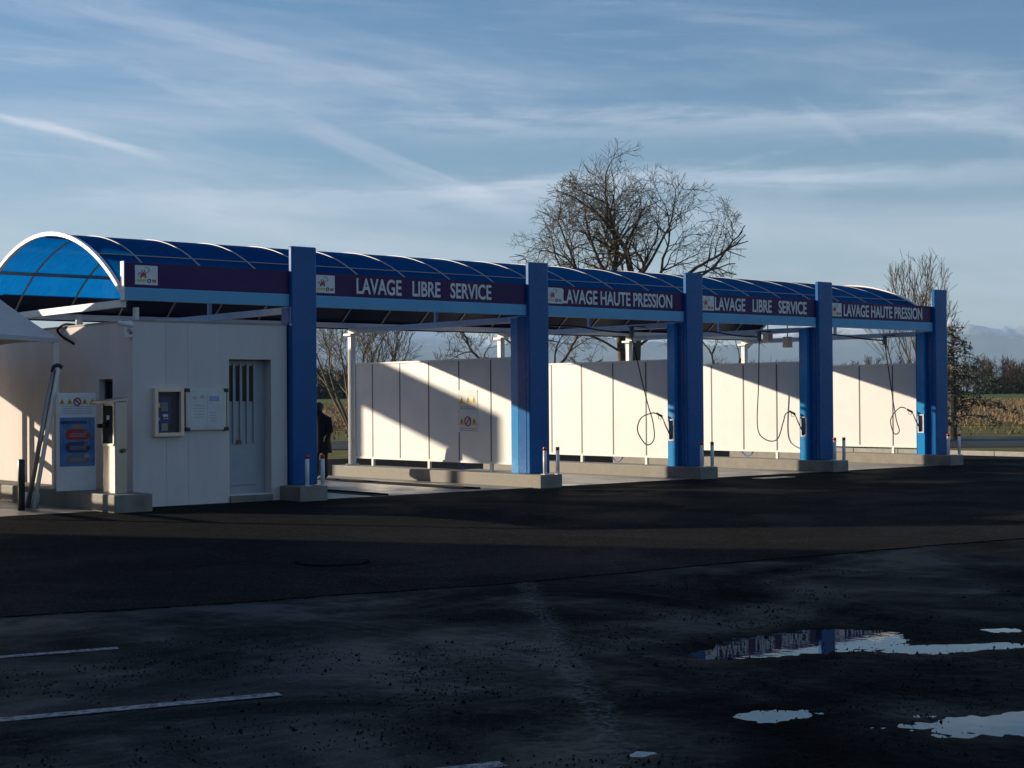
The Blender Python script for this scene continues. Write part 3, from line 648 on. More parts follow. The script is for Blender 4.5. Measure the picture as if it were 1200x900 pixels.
for x in (-6.98, -6.62): MB().box(x-.004, x+.004, V0-.0015, V0+.01, -.01, ZW-.01).build('wall_joint', M['render_joint'], t)
# payment terminal
k0, k1, z0, z1 = -7.206, -6.73, 1.035, 1.751; v = V0; fw = .055
t = empty('payment_terminal', ((k0+k1)/2, v, z0), 'payment terminal in a beige frame on the white wall', 'payment terminal'); mb = MB()
MB().box(k0+fw, k1-fw, v-.02, v, z0+fw, z1-fw).build('back_panel', M['navy'], t)
for (a0, a1, b0, b1) in ((k0, k0+fw, z0, z1), (k1-fw, k1, z0, z1), (k0+fw, k1-fw, z0, z0+fw), (k0+fw, k1-fw, z1-fw, z1)): MB().box(a0+.001, a1-.001, v-.09, v, b0, b1).build('frame_bar', M['beige'], t, bevel=.004)
def kx(f): return k0+(k1-k0)*f
def kz(f): return z0+(z1-z0)*f
def kp(nm, a0, a1, b0, b1, m_, d=.03): MB().box(kx(a0), kx(a1), v-d, v-.0195, kz(b0), kz(b1)).build(nm, m_, t)
kp('sign_strip', .14, .80, .83, .90, M['ink']); kp('screen', .26, .50, .52, .71, M['greyprint']); kp('sticker', .14, .24, .60, .70, M['yellow']); kp('label', .33, .50, .41, .46, M['paper'])
kp('button', .36, .41, .36, .385, M['paper']); kp('button', .46, .51, .36, .385, M['paper']); kp('coin_tray', .28, .50, .12, .27, M['recess']); kp('tray_flap', .51, .62, .12, .26, M['ink']); kp('side_panel', .64, .86, .10, .90, M['ink'], .026); kp('card_slot', .14, .22, .34, .39, M['steel'])
# notice board
k0, k1, z0, z1 = -6.69, -5.965, 1.11, 1.744
t = empty('notice_board', ((k0+k1)/2, v, z0), 'pale glazed notice board with papers beside the payment terminal', 'notice board')
MB().box(k0+.03, k1-.03, v-.05, v, z0+.008, z1-.008).build('board_face', M['board_glass'], t, bevel=.01)
for (a0, a1) in ((k0, k0+.03), (k1-.03, k1)): MB().box(a0, a1, v-.06, v, z0+.05, z1-.05).build('side_rail', M['steel'], t, bevel=.005)
for a0 in (k0-.004, k1-.076):
    for b0 in (z0-.004, z1-.052): MB().box(a0, a0+.08, v-.064, v-.0005, b0, b0+.056).build('corner_cap', M['dark'], t, bevel=.012)
def bp(a0, a1, b0, b1, m_, d=.0535): MB().box(kx(a0), kx(a1), v-d, v-.0505, kz(b0), kz(b1)).build('paper_sheet', m_, t)
bp(.12, .49, .08, .90, M['paper']); bp(.51, .84, .08, .90, M['paper']); bp(.55, .78, .70, .82, M['paper_blue'], .055); bp(.16, .26, .74, .82, M['paper_warm'], .055); bp(.34, .43, .76, .84, M['paper_warm'], .055)
for i in range(5): bp(.18, .45, .32+.07*i, .328+.07*i, M['greyprint'], .055)
for i in range(4): bp(.56, .70, .22+.07*i, .228+.07*i, M['greyprint'], .055)
# floodlight and camera bracket on the roof corner, cable on the side wall
t = empty('security_camera', (-7.56, .10, 2.55), 'small security camera bracketed to the corner of the white room', 'security camera')
MB().box(-7.60, -7.535, .10, .22, 2.50, 2.74).build('bracket', M['white_plastic'], t); MB().tube([(-7.57, .12, 2.68), (-7.66, .02, 2.66)], .018, 7).build('arm', M['dark'], t)
MB().tube([(-7.78, .06, 2.70), (-7.60, -.06, 2.66)], .04, 10).build('camera_body', M['white_plastic'], t, True); MB().tube([(-7.60, .10, 2.6), (-7.62, -.04, 2.56)], .028, 8).build('spot_head', M['grey'], t, True)
o = MB().tube([(W0+.11, V0+.11, ZW-.02), (W0+.11, V0+.11, 2.945)], .045, 10).build('roof_prop', M['white_steel']); tag(o, 'short white prop between room corner and the end beam', 'prop')
o = MB().tube(smooth_path([(W0+.05, 2.25, 2.77), (W0-.04, 2.45, 2.78), (W0-.06, 2.66, 2.70), (W0-.03, 2.50, 2.58), (W0-.02, 2.30, 2.52), (W0-.015, 2.15, 2.47)]), .02, 7).build('wall_cable', M['black'], smooth=True)
tag(o, 'loop of black cable over the side wall of the white room', 'cable')
o = MB().tube([(W0+.1, 2.2, ZW-.01), (W0+.1, 2.2, ZW+.19), (W0+.1, 2.2, ZW+.2)], [.055, .055, .03], 10).build('roof_vent', M['white_plastic'], smooth=True); tag(o, 'short white vent pipe on the roof of the room', 'vent pipe')

# ------------------------------------------------------------------ self-service corner left of the room
o = MB().box(-8.204, -7.62, -.70, 5.6, -.03, .25).build('concrete_island', M['concrete'], bevel=.018); tag(o, 'long concrete island along the side wall, carrying the advertising sign', 'concrete island', 'concrete islands under the columns')
t = empty('advertising_sign', (-8.03, .86, .25), 'white upright advertising sign with blue poster and hazard symbols', 'advertising sign')
a0, a1, sv, b0, b1 = -8.355, -7.765, .84, .246, 1.69; wS = a1-a0
MB().box(a0, a1, sv, sv+.09, b0, b1).build('sign_body', M['white_plastic'], t, bevel=.008)
def sx(f): return a0+wS*f
def sz(f): return b0+(b1-b0)*f
po = MB().box(sx(.04), sx(.96), sv-.004, sv-.0005, sz(.25), sz(.75)).build('poster', M['poster'], t)
MB().box(sx(.06), sx(.75), sv-.007, sv-.0045, sz(.685), sz(.715)).build('headline', M['navy'], po)
MB().prism([(sx(x), sv-.0065, sz(z)) for x, z in ((.36, .648), (.45, .668), (.58, .672), (.62, .655), (.50, .640))], (0, .0015, 0)).build('car_picture', M['orange'], po)
for i, (zc, mm) in enumerate(((.575, 'redprint'), (.445, 'navy'), (.325, 'greyprint'))):
    rx, rz = .09, (.055 if i < 2 else .043)*(b1-b0); pts = []
    for a_ in np.linspace(-math.pi/2, math.pi/2, 9): pts.append((sx(.72)+rz*.9*math.cos(a_), sv-.0065, sz(zc)+rz*math.sin(a_)))
    for a_ in np.linspace(math.pi/2, 3*math.pi/2, 9): pts.append((sx(.30)+rz*.9*math.cos(a_), sv-.0065, sz(zc)+rz*math.sin(a_)))
    pl = MB().prism(pts, (0, .0015, 0)).build('offer_badge', M[mm], po)
    for j in range(3): MB().box(sx(.30), sx(.72), sv-.009, sv-.007, sz(zc-.022+.014*j), sz(zc-.018+.014*j)).build('text_line', M['paper_blue'], po)
    MB().prism(disc(sx(.74), sz(zc+.03), .045, .03, sv-.0095, 12), (0, .0015, 0)).build('price_spot', M['greyprint'] if i < 2 else M['paper_blue'], po)
for i in range(5):
    xc = sx(.10+.2*i); zc = sz(.91); r = .048
    if i == 2:
        MB().tube([(xc+r*1.1*math.cos(a_), sv-.006, zc+r*1.1*math.sin(a_)) for a_ in np.linspace(0, 2*math.pi, 17)], .009, 5).build('prohibition_ring', M['redprint'], t); MB().tube([(xc-.03, sv-.006, zc+.03), (xc+.03, sv-.006, zc-.03)], .008, 5).build('slash', M['ink'], t)
    else:
        p = MB().prism([(xc-r, sv-.004, zc-r*.8), (xc+r, sv-.004, zc-r*.8), (xc, sv-.004, zc+r)], (0, .0035, 0)).build('warning_triangle', M['yellow'], t); MB().box(xc-.008, xc+.008, sv-.007, sv-.0045, zc-.02, zc+.02).build('symbol', M['ink'], p)
for j in range(5): MB().box(sx(.10), sx(.90), sv-.003, sv-.0005, sz(.785+.018*j), sz(.790+.018*j)).build('text_line', M['paper_blue'], t)
# stainless dispenser
t = empty('dispenser', (-7.98, -.2, .25), 'tall stainless steel dispenser with hooded window on the island', 'dispenser')
MB().box(-8.05, -7.86, -.40, .0, .246, 1.56).build('cabinet', M['steel'], t, bevel=.012)
MB().prism([(-8.20, -.42, 1.535), (-7.85, -.42, 1.575), (-7.85, -.42, 1.61), (-8.20, -.42, 1.565)], (0, .44, 0)).build('hood', M['steel'], t)
wn_ = MB().box(-8.054, -8.0505, -.36, -.04, .96, 1.50).build('window', M['glass'], t)
fr = MB(); fr.box(-8.066, -8.0508, -.395, -.365, .95, 1.53); fr.box(-8.066, -8.0508, -.035, -.005, .95, 1.53); fr.box(-8.066, -8.0508, -.364, -.036, .93, .955); fr.build('frame', M['steel'], wn_)
MB().box(-8.064, -8.0545, -.24, -.16, 1.30, 1.36).build('display', M['paper'], wn_); MB().tube([(-8.10, -.12, 1.27), (-8.06, -.12, 1.20)], .012, 6).build('handle', M['dark'], t)
MB().tube([(-7.93, -.402, .86), (-7.93, -.44, .86)], .032, 10).build('lock', M['rust'], t); MB().box(-8.14, -8.052, .03-.06, .0, 1.18, 1.24).build('side_bracket', M['dark'], t)
# pagoda tent over the vacuum place
T0, T1 = -11.2, -8.02; ze = 2.52; za = 4.12
def pagoda(S0, S1, label, rear=True):
    t = empty('pagoda_tent', ((T0+T1)/2, (S0+S1)/2, 0), label, 'tent', 'fabric tents')
    mb = MB(); n = 14; cen = ((T0+T1)/2, (S0+S1)/2); cor = [(T0, S0), (T1, S0), (T1, S1), (T0, S1)]
    ring = []
    for i in range(4):
        p, q = cor[i], cor[(i+1) % 4]
        for j in range(n): f = j/n; ring.append((p[0]+(q[0]-p[0])*f, p[1]+(q[1]-p[1])*f, ze+.06*math.sin(math.pi*f)))
    L = 8; base = []
    for l in range(L+1):
        f = l/L; h = (za-ze)*(f**1.12)
        for (x, y, z) in ring: mb.v.append((x+(cen[0]-x)*f*.985, y+(cen[1]-y)*f*.985, z+(ze-z)*min(1, f*2)+h))
    m_ = len(ring)
    for l in range(L):
        for i in range(m_): j = (i+1) % m_; mb.f.append((l*m_+i, l*m_+j, (l+1)*m_+j, (l+1)*m_+i))
    k = len(mb.v)
    for (x, y, z) in ring: mb.v.append((x, y, z-.07))
    for i in range(m_): j = (i+1) % m_; mb.f.append((k+i, k+j, j, i))
    cn = mb.build('canopy', M['fabric'], t)
    for (x, y) in cor:
        xx = x+.05*(1 if x == T0 else -1); yy = y+.05*(1 if y == S0 else -1); zb = .25 if x == T1 else .006
        MB().box(xx-.045, xx+.045, yy-.045, yy+.045, zb-.005, ze-.005).build('leg', M['white_steel'], t, bevel=.008)
    MB().tube([(cen[0], cen[1], ze+.1), (cen[0], cen[1], za+.12)], .03, 8).build('mast', M['white_steel'], t)
    if rear: MB().box(T0+.06, -9.35, S1-.03, S1-.02, .02, ze+.02).build('rear_wall', M['fabric'], t)  # unseen cloth added to keep sun off the room's side wall
    if rear: MB().box(-9.35, T1-.1, S1-.03, S1-.02, 1.72, ze+.02).build('shade_valance', M['fabric'], t)  # unseen strip added to shade the side wall higher up
    for z in (.95, 1.35): MB().box(-9.35, T1-.1, S1-.07, S1-.035, z-.06, z+.06).build('side_rail', M['white_steel'], t)  # unseen rails added to cast slanting bars on the side wall
    for z in (1.0, 1.35): MB().box(T0+.06, T0+.10, S0+.1, S1-.1, z-.05, z+.05).build('side_rail', M['white_steel'], t)
pagoda(1.55, 4.75, 'white pointed fabric tent beside the side wall of the white room')
pagoda(4.95, 8.15, 'added unseen fabric tent behind the first, shading the side wall', False)  # second tent added out of view to shade the rear of the wall
# leaning steel tubes, post and bucket
t = empty('vacuum_wand_rack', (-8.55, 2.0, 0), 'leaning pair of steel tubes clamped together beside the sign', 'steel tubes')
MB().tube([(-8.70, 1.15, .0), (-8.33, 1.05, 2.04)], .035, 10).build('tube', M['steel'], t, True); MB().tube([(-8.62, 1.10, .0), (-8.27, 1.02, 2.06)], .032, 10).build('tube', M['white_steel'], t, True)
MB().tube(smooth_path([(-8.35, 1.05, 2.0), (-8.33, 1.04, 2.08), (-8.27, 1.02, 2.10), (-8.22, 1.0, 2.06)]), .03, 8).build('clamp', M['dark'], t, True)
o = MB().tube([(-8.95, .75, 0), (-8.95, .75, .72), (-8.95, .75, .74)], [.05, .05, .035], 12).build('guard_post', M['dark'], smooth=True); tag(o, 'short dark round guard post by the leaning steel tubes', 'guard post')
t = empty('bucket', (-8.58, .98, 0), 'pale plastic bucket at the foot of the leaning tubes', 'bucket')
MB().tube([(-8.60, 1.25, .004), (-8.60, 1.25, .22), (-8.60, 1.25, .225)], [.10, .125, .11], 16).build('pail', M['white_plastic'], t, True); MB().tube([(-8.72, 1.25, .2), (-8.60, 1.16, .12), (-8.48, 1.25, .2)], .006, 5).build('handle', M['dark'], t)

# added unseen board behind the site, out of the frame to the left: it throws the dark band on the second bay's wall
t = empty('shadow_board', (-7.9, 16.05, 0), 'added unseen hoarding on two posts, casting the dark band', 'hoarding')
MB().box(-9.46, -6.38, 16.0, 16.1, 4.44, 5.52).build('board', M['white'], t)
for x in (-9.30, -6.55): MB().box(x-.08, x+.08, 16.1, 16.24, -.05, 5.45).build('post', M['white_steel'], t)

# added unseen block with shop windows, out of the frame to the left: its long shadow lies over the foreground
t = empty('shadow_building', (-43, -9, 0), 'added unseen building left of the wash, shading the foreground', 'building')
B0, B1, E0, E1, HB = -60., -26., -32., 21.0, 9.4
MB().box(B0, B1, E0, E1, -.05, HB-.5).build('wall', M['render'], t)
MB().box(B0-.15, B1+.15, E0-.15, E1+.15, HB-.5, HB).build('parapet', M['mullion'], t)
for i in range(7):
    y = -28+i*5.6
    w_ = MB().box(B1+.002, B1+.06, y, y+3.2, .9, 3.0).build('window', M['glass'], t); fr = MB()
    fr.box(B1+.002, B1+.10, y-.08, y, .82, 3.08); fr.box(B1+.002, B1+.10, y+3.2, y+3.28, .82, 3.08); fr.box(B1+.002, B1+.10, y, y+3.2, .82, .9); fr.box(B1+.002, B1+.10, y, y+3.2, 3.0, 3.08); fr.build('frame', M['white_steel'], w_)

# ------------------------------------------------------------------ person in a dark coat behind the first column
def person(x, y, hgt, face):
    t = empty('person', (x, y, .006), 'person in a long dark coat standing behind the first column', 'person')
    J = {'pel': (0, 0, .93), 'spi': (.02, 0, 1.15), 'che': (.05, 0, 1.36), 'nec': (.08, 0, 1.50), 'hd': (.11, 0, 1.58), 'top': (.12, 0, 1.70),
         'lhip': (0, .10, .88), 'lkn': (.02, .11, .50), 'lan': (-.02, .11, .09), 'lto': (.14, .12, .04), 'rhip': (0, -.10, .88), 'rkn': (.05, -.11, .50), 'ran': (.04, -.11, .09), 'rto': (.2, -.12, .04),
         'lsh': (.04, .20, 1.40), 'lel': (.02, .26, 1.13), 'lwr': (.14, .22, .92), 'lha': (.18, .2, .86), 'rsh': (.04, -.20, 1.40), 'rel': (.03, -.26, 1.13), 'rwr': (.15, -.22, .92), 'rha': (.19, -.2, .86)}
    rad = {'pel': .13, 'spi': .12, 'che': .14, 'nec': .055, 'hd': .085, 'top': .07, 'lhip': .09, 'lkn': .06, 'lan': .042, 'lto': .04, 'lsh': .065, 'lel': .045, 'lwr': .032, 'lha': .035}
    E_ = [('pel', 'spi'), ('spi', 'che'), ('che', 'nec'), ('nec', 'hd'), ('hd', 'top'), ('pel', 'lhip'), ('lhip', 'lkn'), ('lkn', 'lan'), ('lan', 'lto'), ('pel', 'rhip'), ('rhip', 'rkn'), ('rkn', 'ran'), ('ran', 'rto'),
          ('che', 'lsh'), ('lsh', 'lel'), ('lel', 'lwr'), ('lwr', 'lha'), ('che', 'rsh'), ('rsh', 'rel'), ('rel', 'rwr'), ('rwr', 'rha')]
    names = list(J); s = hgt/1.74; ca, sa = math.cos(face), math.sin(face)
    P = [(x+(J[n][0]*ca-J[n][1]*sa)*s, y+(J[n][0]*sa+J[n][1]*ca)*s, J[n][2]*s+.004) for n in names]
    me = bpy.data.meshes.new('body'); me.from_pydata(P, [(names.index(a), names.index(b)) for a, b in E_], []); me.materials.append(M['trousers'])
    o = link('body', me, t); sk = o.modifiers.new('skin', 'SKIN'); sk.use_smooth_shade = True
    for i, n in enumerate(names):
        r = rad.get(n, rad.get('l'+n[1:], .05))*s; me.skin_vertices[0].data[i].radius = (r, r); me.skin_vertices[0].data[i].use_root = (n == 'pel')
    sb = o.modifiers.new('sub', 'SUBSURF'); sb.levels = 1; sb.render_levels = 2
    mb = MB(); prof = [(.62, .22, .25, 0), (.80, .20, .23, 0), (.98, .18, .205, .01), (1.15, .165, .20, .02), (1.30, .165, .225, .04), (1.42, .15, .23, .05), (1.49, .10, .14, .07), (1.54, .075, .08, .085)]; n = 20
    for (z, rx, ry, off) in prof:
        for k in range(n):
            a_ = 2*math.pi*k/n; lx_, ly_ = off+rx*math.cos(a_)*(1+.05*math.sin(5*a_)), ry*math.sin(a_); mb.v.append((x+(lx_*ca-ly_*sa)*s, y+(lx_*sa+ly_*ca)*s, z*s))
    for l in range(len(prof)-1):
        for k in range(n): j = (k+1) % n; mb.f.append((l*n+k, l*n+j, (l+1)*n+j, (l+1)*n+k))
    mb.build('coat', M['coat'], t, True)
    for sd in ('l', 'r'):
        q = [P[names.index(sd+'sh')], P[names.index(sd+'el')], P[names.index(sd+'wr')]]; MB().tube(q, [.085*s, .068*s, .055*s], 10).build('sleeve', M['coat'], t, True)
    mb = MB(); hx, hy, hz = x+.105*ca*s, y+.105*sa*s, 1.645*s
    for l in range(9):
        a_ = math.pi*(l/8)*.62
        for k in range(14):
            b_ = 2*math.pi*k/14; mb.v.append((hx+.105*s*math.sin(a_)*math.cos(b_)-.015*ca, hy+.095*s*math.sin(a_)*math.sin(b_)-.015*sa, hz+.125*s*math.cos(a_)))
    for l in range(8):
        for k in range(14): j = (k+1) % 14; mb.f.append((l*14+k, l*14+j, (l+1)*14+j, (l+1)*14+k))
    mb.build('hair', M['ink'], t, True)
person(-1.27, 4.80, 1.50, R(200))

# ------------------------------------------------------------------ trees
def branch_tree(starts, env, levels, seed, seg=.3, up=.05, jit=.16, ang=(28, 62), ratio=(.50, .74), fork=5):
    """starts: (polyline, radius, length, level) of the hand-placed limbs; every limb grows side branches that stay in the envelope"""
    r = np.random.default_rng(seed); S = []; C = np.array([e[:3] for e in env]); E = np.array([e[3:] for e in env])
    def inside(p): return bool(((((p-C)/E)**2).sum(1) < 1).any())
    def side(d):
        a = r.uniform(*ang)*math.pi/180; o = r.normal(0, 1, 3); o -= d*(o@d); o /= np.linalg.norm(o)+1e-9; return d*math.cos(a)+o*math.sin(a)
    def go(p, d, L, rad, lev):
        n = max(2, int(round(L/seg))); st = L/n; nk = 0
        for i in range(n):
            d = d+r.normal(0, jit, 3)+np.array([0, 0, up]); d /= np.linalg.norm(d); q = p+d*st; r0 = rad*(1-.62*i/n); r1 = rad*(1-.62*(i+1)/n)
            S.append((p, q, r0, r1)); p = q
            if not inside(p): return
            if lev < levels and i >= (1 if lev < levels-1 else 0) and r.random() < (.85 if lev < levels-1 else .9):
                go(p, side(d), L*r.uniform(*ratio)*(1-.35*i/n), r1*r.uniform(.5, .68), lev+1)
                if r.random() < .35: go(p, side(d), L*r.uniform(*ratio)*.8, r1*r.uniform(.4, .55), lev+1)
        if lev < levels:
            for _ in range(2): go(p, side(d)*.6+d*.4, L*r.uniform(.5, .7), max(.006, rad*.36), lev+1)
    for (poly, rad, L, lev) in starts:
        P = [np.array(q, float) for q in poly]; n = len(P)-1
        for i in range(n):
            S.append((P[i], P[i+1], rad*(1-.35*i/n), rad*(1-.35*(i+1)/n))); d = (P[i+1]-P[i]); d /= np.linalg.norm(d)
            if i >= 1:
                for _ in range(1+(r.random() < .5)): go(P[i+1], side(d), L*r.uniform(.55, .85), rad*.42, lev+1)
        go(P[-1], d, L, rad*.62, lev)
    return S
def seg_mesh(S, keep):
    V, F = [], []; base = 0; A = np.array([q[0] for q in S]); B = np.array([q[1] for q in S]); RA = np.array([q[2] for q in S]); RB = np.array([q[3] for q in S])
    for k, sel in ((3, keep & (RA < .03)), (6, keep & (RA >= .03))):
        a_, b_, ra, rb = A[sel], B[sel], RA[sel], RB[sel]; m_ = len(a_)
        if m_ == 0: continue
        t_ = b_-a_; t_ /= np.linalg.norm(t_, axis=1)[:, None]+1e-9; ref = np.where(np.abs(t_[:, 2:]) < .9, [[0, 0, 1.]], [[1., 0, 0]])
        x_ = np.cross(t_, ref); x_ /= np.linalg.norm(x_, axis=1)[:, None]; y_ = np.cross(t_, x_); an = 2*np.pi*np.arange(k)/k
        off = x_[:, None]*np.cos(an)[None, :, None]+y_[:, None]*np.sin(an)[None, :, None]; a_ = a_-t_*ra[:, None]*.5
        v = np.concatenate([a_[:, None]+off*ra[:, None, None], b_[:, None]+off*rb[:, None, None]], 1); V.append(v.reshape(-1, 3))
        i0 = base+np.arange(m_)[:, None]*2*k; kk = np.arange(k)[None]; k2 = (kk+1) % k
        F.append(np.stack([i0+kk, i0+k2, i0+k+k2, i0+k+kk], 2).reshape(-1, 4)); base += m_*2*k
    return np.concatenate(V), np.concatenate(F)
def bare_tree(name, px, dep, label, starts, env, mat_, levels=4, seed=1, **kw):
    x, y = FW((px-600)/1808.9*dep, dep); z = float(H(dep))-.06; S = branch_tree(starts, env, levels, seed, **kw)
    S = [(a, b, max(c, .0085), max(d, .0065)) for a, b, c, d in S]
    Rm = np.array(Matrix.Rotation(-YAW, 3, 'Z')); t = empty(name, (x, y, z), label, 'tree', 'bare trees behind the wash'); nst = sum(len(q[0])-1 for q in starts)
    r0 = np.array([q[2] for q in S])
    for nm, keep in (('trunk', r0 > .055), ('crown', r0 <= .055)):
        if not keep.any(): continue
        v, f = seg_mesh(S, keep); arr_mesh(nm, v@Rm.T+np.array([x, y, z]), f, mat_, t)
    return len(S)
k_ = 66/1808.9
def X6(px, ref=738): return (px-ref)*k_
def Z6(py): return 1.53+(466-py)*k_
# large walnut: two stems and a wide domed crown (x right, y away, z up, in metres)
env = [(X6(735), 0, Z6(300), 4.6, 4.2, 4.2), (X6(728), 0, Z6(215), 2.1, 2.2, 2.0), (X6(650), 0, Z6(295), 1.9, 2.2, 2.2), (X6(820), 0, Z6(270), 1.9, 2.4, 2.3), (X6(690), 0, Z6(380), 2.6, 2.4, 1.5), (X6(690), 0, Z6(240), 1.7, 2, 1.6)]
st = [([(0, 0, 0), (.02, 0, .8), (.0, 0, 1.7)], .30, .8, 3), ([(-.05, 0, 1.6), (-.25, .1, 2.7), (-.35, .1, 3.8), (-.45, .1, 5.0), (-.58, .15, 6.2), (-.62, .1, 7.2)], .22, 2.9, 1),
      ([(.05, 0, 1.6), (.26, -.1, 2.8), (.32, -.1, 4.0), (.34, -.1, 5.2), (.22, 0, 6.4), (-.02, 0, 7.6)], .22, 3.0, 1),
      ([(.33, -.1, 4.6), (1.0, .1, 5.4), (1.8, .2, 6.2), (2.5, .3, 6.9)], .14, 2.6, 1), ([(-.38, .1, 4.2), (-1.1, .2, 5.0), (-1.8, .3, 6.0), (-2.2, .3, 7.0)], .12, 2.5, 1),
      ([(.34, -.1, 4.9), (.9, -.7, 5.9), (1.3, -1.1, 7.0)], .10, 2.4, 1), ([(-.45, .1, 4.9), (-.3, .9, 5.9), (-.2, 1.5, 7.0)], .10, 2.4, 1), ([(.3, 0, 3.8), (1.1, -.2, 4.4), (2.2, -.2, 4.9)], .065, 2.2, 1), ([(-.32, 0, 3.6), (-1.1, .2, 4.1), (-2.3, .2, 4.6)], .065, 2.2, 1),
      ([(-1.1, .2, 5.0), (-2.0, -.3, 5.3), (-2.9, -.3, 5.7), (-3.6, -.3, 6.3)], .08, 1.9, 1), ([(-1.8, .3, 6.0), (-2.6, .9, 6.8), (-3.1, 1.0, 7.8)], .06, 1.8, 1), ([(1.8, .2, 6.2), (2.7, -.5, 6.6), (3.6, -.6, 7.2), (4.1, -.5, 7.9)], .07, 1.9, 1), ([(2.2, -.2, 4.9), (3.1, 0, 5.2), (4.0, .1, 5.7)], .05, 1.7, 1), ([(.22, 0, 6.4), (1.0, .3, 7.6), (1.6, .3, 8.7)], .08, 2.0, 1), ([(-.6, .1, 6.4), (-1.3, -.3, 7.5), (-1.7, -.3, 8.6)], .08, 1.9, 1)]
bare_tree('bare_tree', 738, 66, 'large bare tree with two trunks and a wide domed crown behind the roof', st, env, M['bark'], 4, 21, seg=.28, up=.012, jit=.16, ang=(34, 72), ratio=(.54, .78))
env = [(0, 0, 3.6, 3.6, 3.0, 2.0), (0, 0, 5.0, 2.6, 2.4, 2.6)]
st = [([(0, 0, 0), (.05, 0, .9), (.1, 0, 1.7)], .2, 1.0, 3), ([(.1, 0, 1.6), (-.6, .1, 2.3), (-1.3, .2, 2.9)], .12, 2.2, 1), ([(.1, 0, 1.6), (.7, -.1, 2.3), (1.5, -.1, 2.9)], .12, 2.2, 1), ([(.1, 0, 1.7), (.1, .3, 2.8), (-.1, .4, 3.9)], .12, 2.2, 1), ([(.1, 0, 1.7), (.4, -.5, 2.7), (.5, -1.0, 3.6)], .10, 2.0, 1), ([(.1, 0, 1.5), (-.9, -.4, 1.9), (-1.9, -.5, 2.3)], .09, 1.8, 1), ([(.1, 0, 1.5), (1.0, .4, 1.9), (2.0, .5, 2.4)], .09, 1.8, 1)]
bare_tree('bare_tree', 607, 64, 'low bare spreading tree seen above the panel wall with hazard notices', st, env, M['bark'], 5, 32, seg=.30, up=.02, jit=.17, ratio=(.56, .8))
env = [(.3, 0, 3.3, 2.4, 2.0, 3.2)]
st = [([(random.uniform(-.25, .25), random.uniform(-.25, .25), -.02), (x_*.35, y2, .9), (x_*.7, y2*1.6, 1.9), (x_*.9, y2*2, 2.7)], .075, 1.7, 2) for x_, y2 in ((-1.5, .1), (-1.1, -.3), (-.6, .3), (-.2, -.2), (.3, .2), (.8, -.2), (1.2, .25), (1.7, -.1), (.5, .4))]
bare_tree('bare_tree', 418, 62, 'many-stemmed bare bush behind the white rear post near the first column', st, env, M['bark_pale'], 5, 42, seg=.28, up=.08, jit=.14, ang=(18, 46), ratio=(.56, .8))
env = [(0, 0, 3.5, 2.4, 2.2, 1.9)]
st = [([(0, 0, 0), (.05, 0, 1.0), (.0, 0, 1.9)], .13, 1.0, 3), ([(0, 0, 1.8), (-.7, .1, 2.5), (-1.2, .1, 3.2)], .08, 1.6, 1), ([(0, 0, 1.8), (.7, -.1, 2.5), (1.2, .1, 3.2)], .08, 1.6, 1), ([(0, 0, 1.8), (.1, .4, 2.9), (0, .5, 3.6)], .08, 1.5, 1)]
bare_tree('bare_tree', 836, 70, 'small bare tree seen above the panel wall under the second free-service sign', st, env, M['bark'], 5, 52, seg=.28, up=.03, jit=.17, ratio=(.56, .8))
# upright tree at the right
env = [(0, 0, 4.0, 1.55, 1.6, 3.6), (0, 0, 3.0, 2.5, 2.3, 2.1)]
st = [([(0, 0, -.02), (0, 0, 1.0), (.02, 0, 2.0), (.03, 0, 3.0), (0, 0, 4.0)], .085, 2.2, 2)]
for i in range(17):
    a_ = 2.4*i; zb = .7+.14*i; sp = .22+.30*((i*7) % 10)/10; st.append(([(0, 0, zb), (sp*math.cos(a_), sp*math.sin(a_), zb+.55), (sp*2.1*math.cos(a_), sp*2.1*math.sin(a_), zb+1.5)], .028, 1.9, 2))
bare_tree('upright_tree', 1074, 60, 'upright bare tree with fine rising branches behind the end column', st, env, M['bark_pale'], 4, 63, seg=.30, up=.13, jit=.12, ang=(14, 38), ratio=(.55, .8))
# dark cedar beside it
def cedar(px, dep, h, label):
    x, y = FW((px-600)/1808.9*dep, dep); z = float(H(dep))-.06; r = np.random.default_rng(77)
    t = empty('cedar_tree', (x, y, z), label, 'tree'); MB().tube([(x, y, z), (x+.05, y, z+h*.5), (x, y, z+h)], [.16, .10, .02], 8).build('trunk', M['bark'], t)
    br = MB(); V = []
    for i in range(64):
        zz = .5+(h-.6)*(i/63)**.9; L_ = (1-zz/h)*2.2+.4; L_ *= r.uniform(.6, 1.15); a_ = r.uniform(0, 2*math.pi); dx, dy = math.cos(a_), math.sin(a_)
        p = [(x+dx*L_*f, y+dy*L_*f, z+zz+L_*(.32*f-.42*f*f)) for f in (0, .35, .7, 1)]; br.tube(p, [.035, .025, .016, .008], 4)
        m_ = int(34*L_)
        f = r.random(m_)**.7; q = np.stack([x+dx*L_*f, y+dy*L_*f, z+zz+L_*(.32*f-.42*f*f)], 1)+r.normal(0, .10, (m_, 3))*np.array([1, 1, .55])
        d_ = r.normal(0, 1, (m_, 2, 3)); d_ /= np.linalg.norm(d_, axis=2)[:, :, None]; V.append(np.stack([q, q+d_[:, 0]*.14, q+d_[:, 1]*.07], 1))
    br.build('branches', M['bark'], t); V = np.concatenate(V).reshape(-1, 3); arr_mesh('foliage', V, np.arange(len(V)).reshape(-1, 3), M['needles'], t)
cedar(1116, 57, 4.3, 'dark drooping conifer beside the end column')

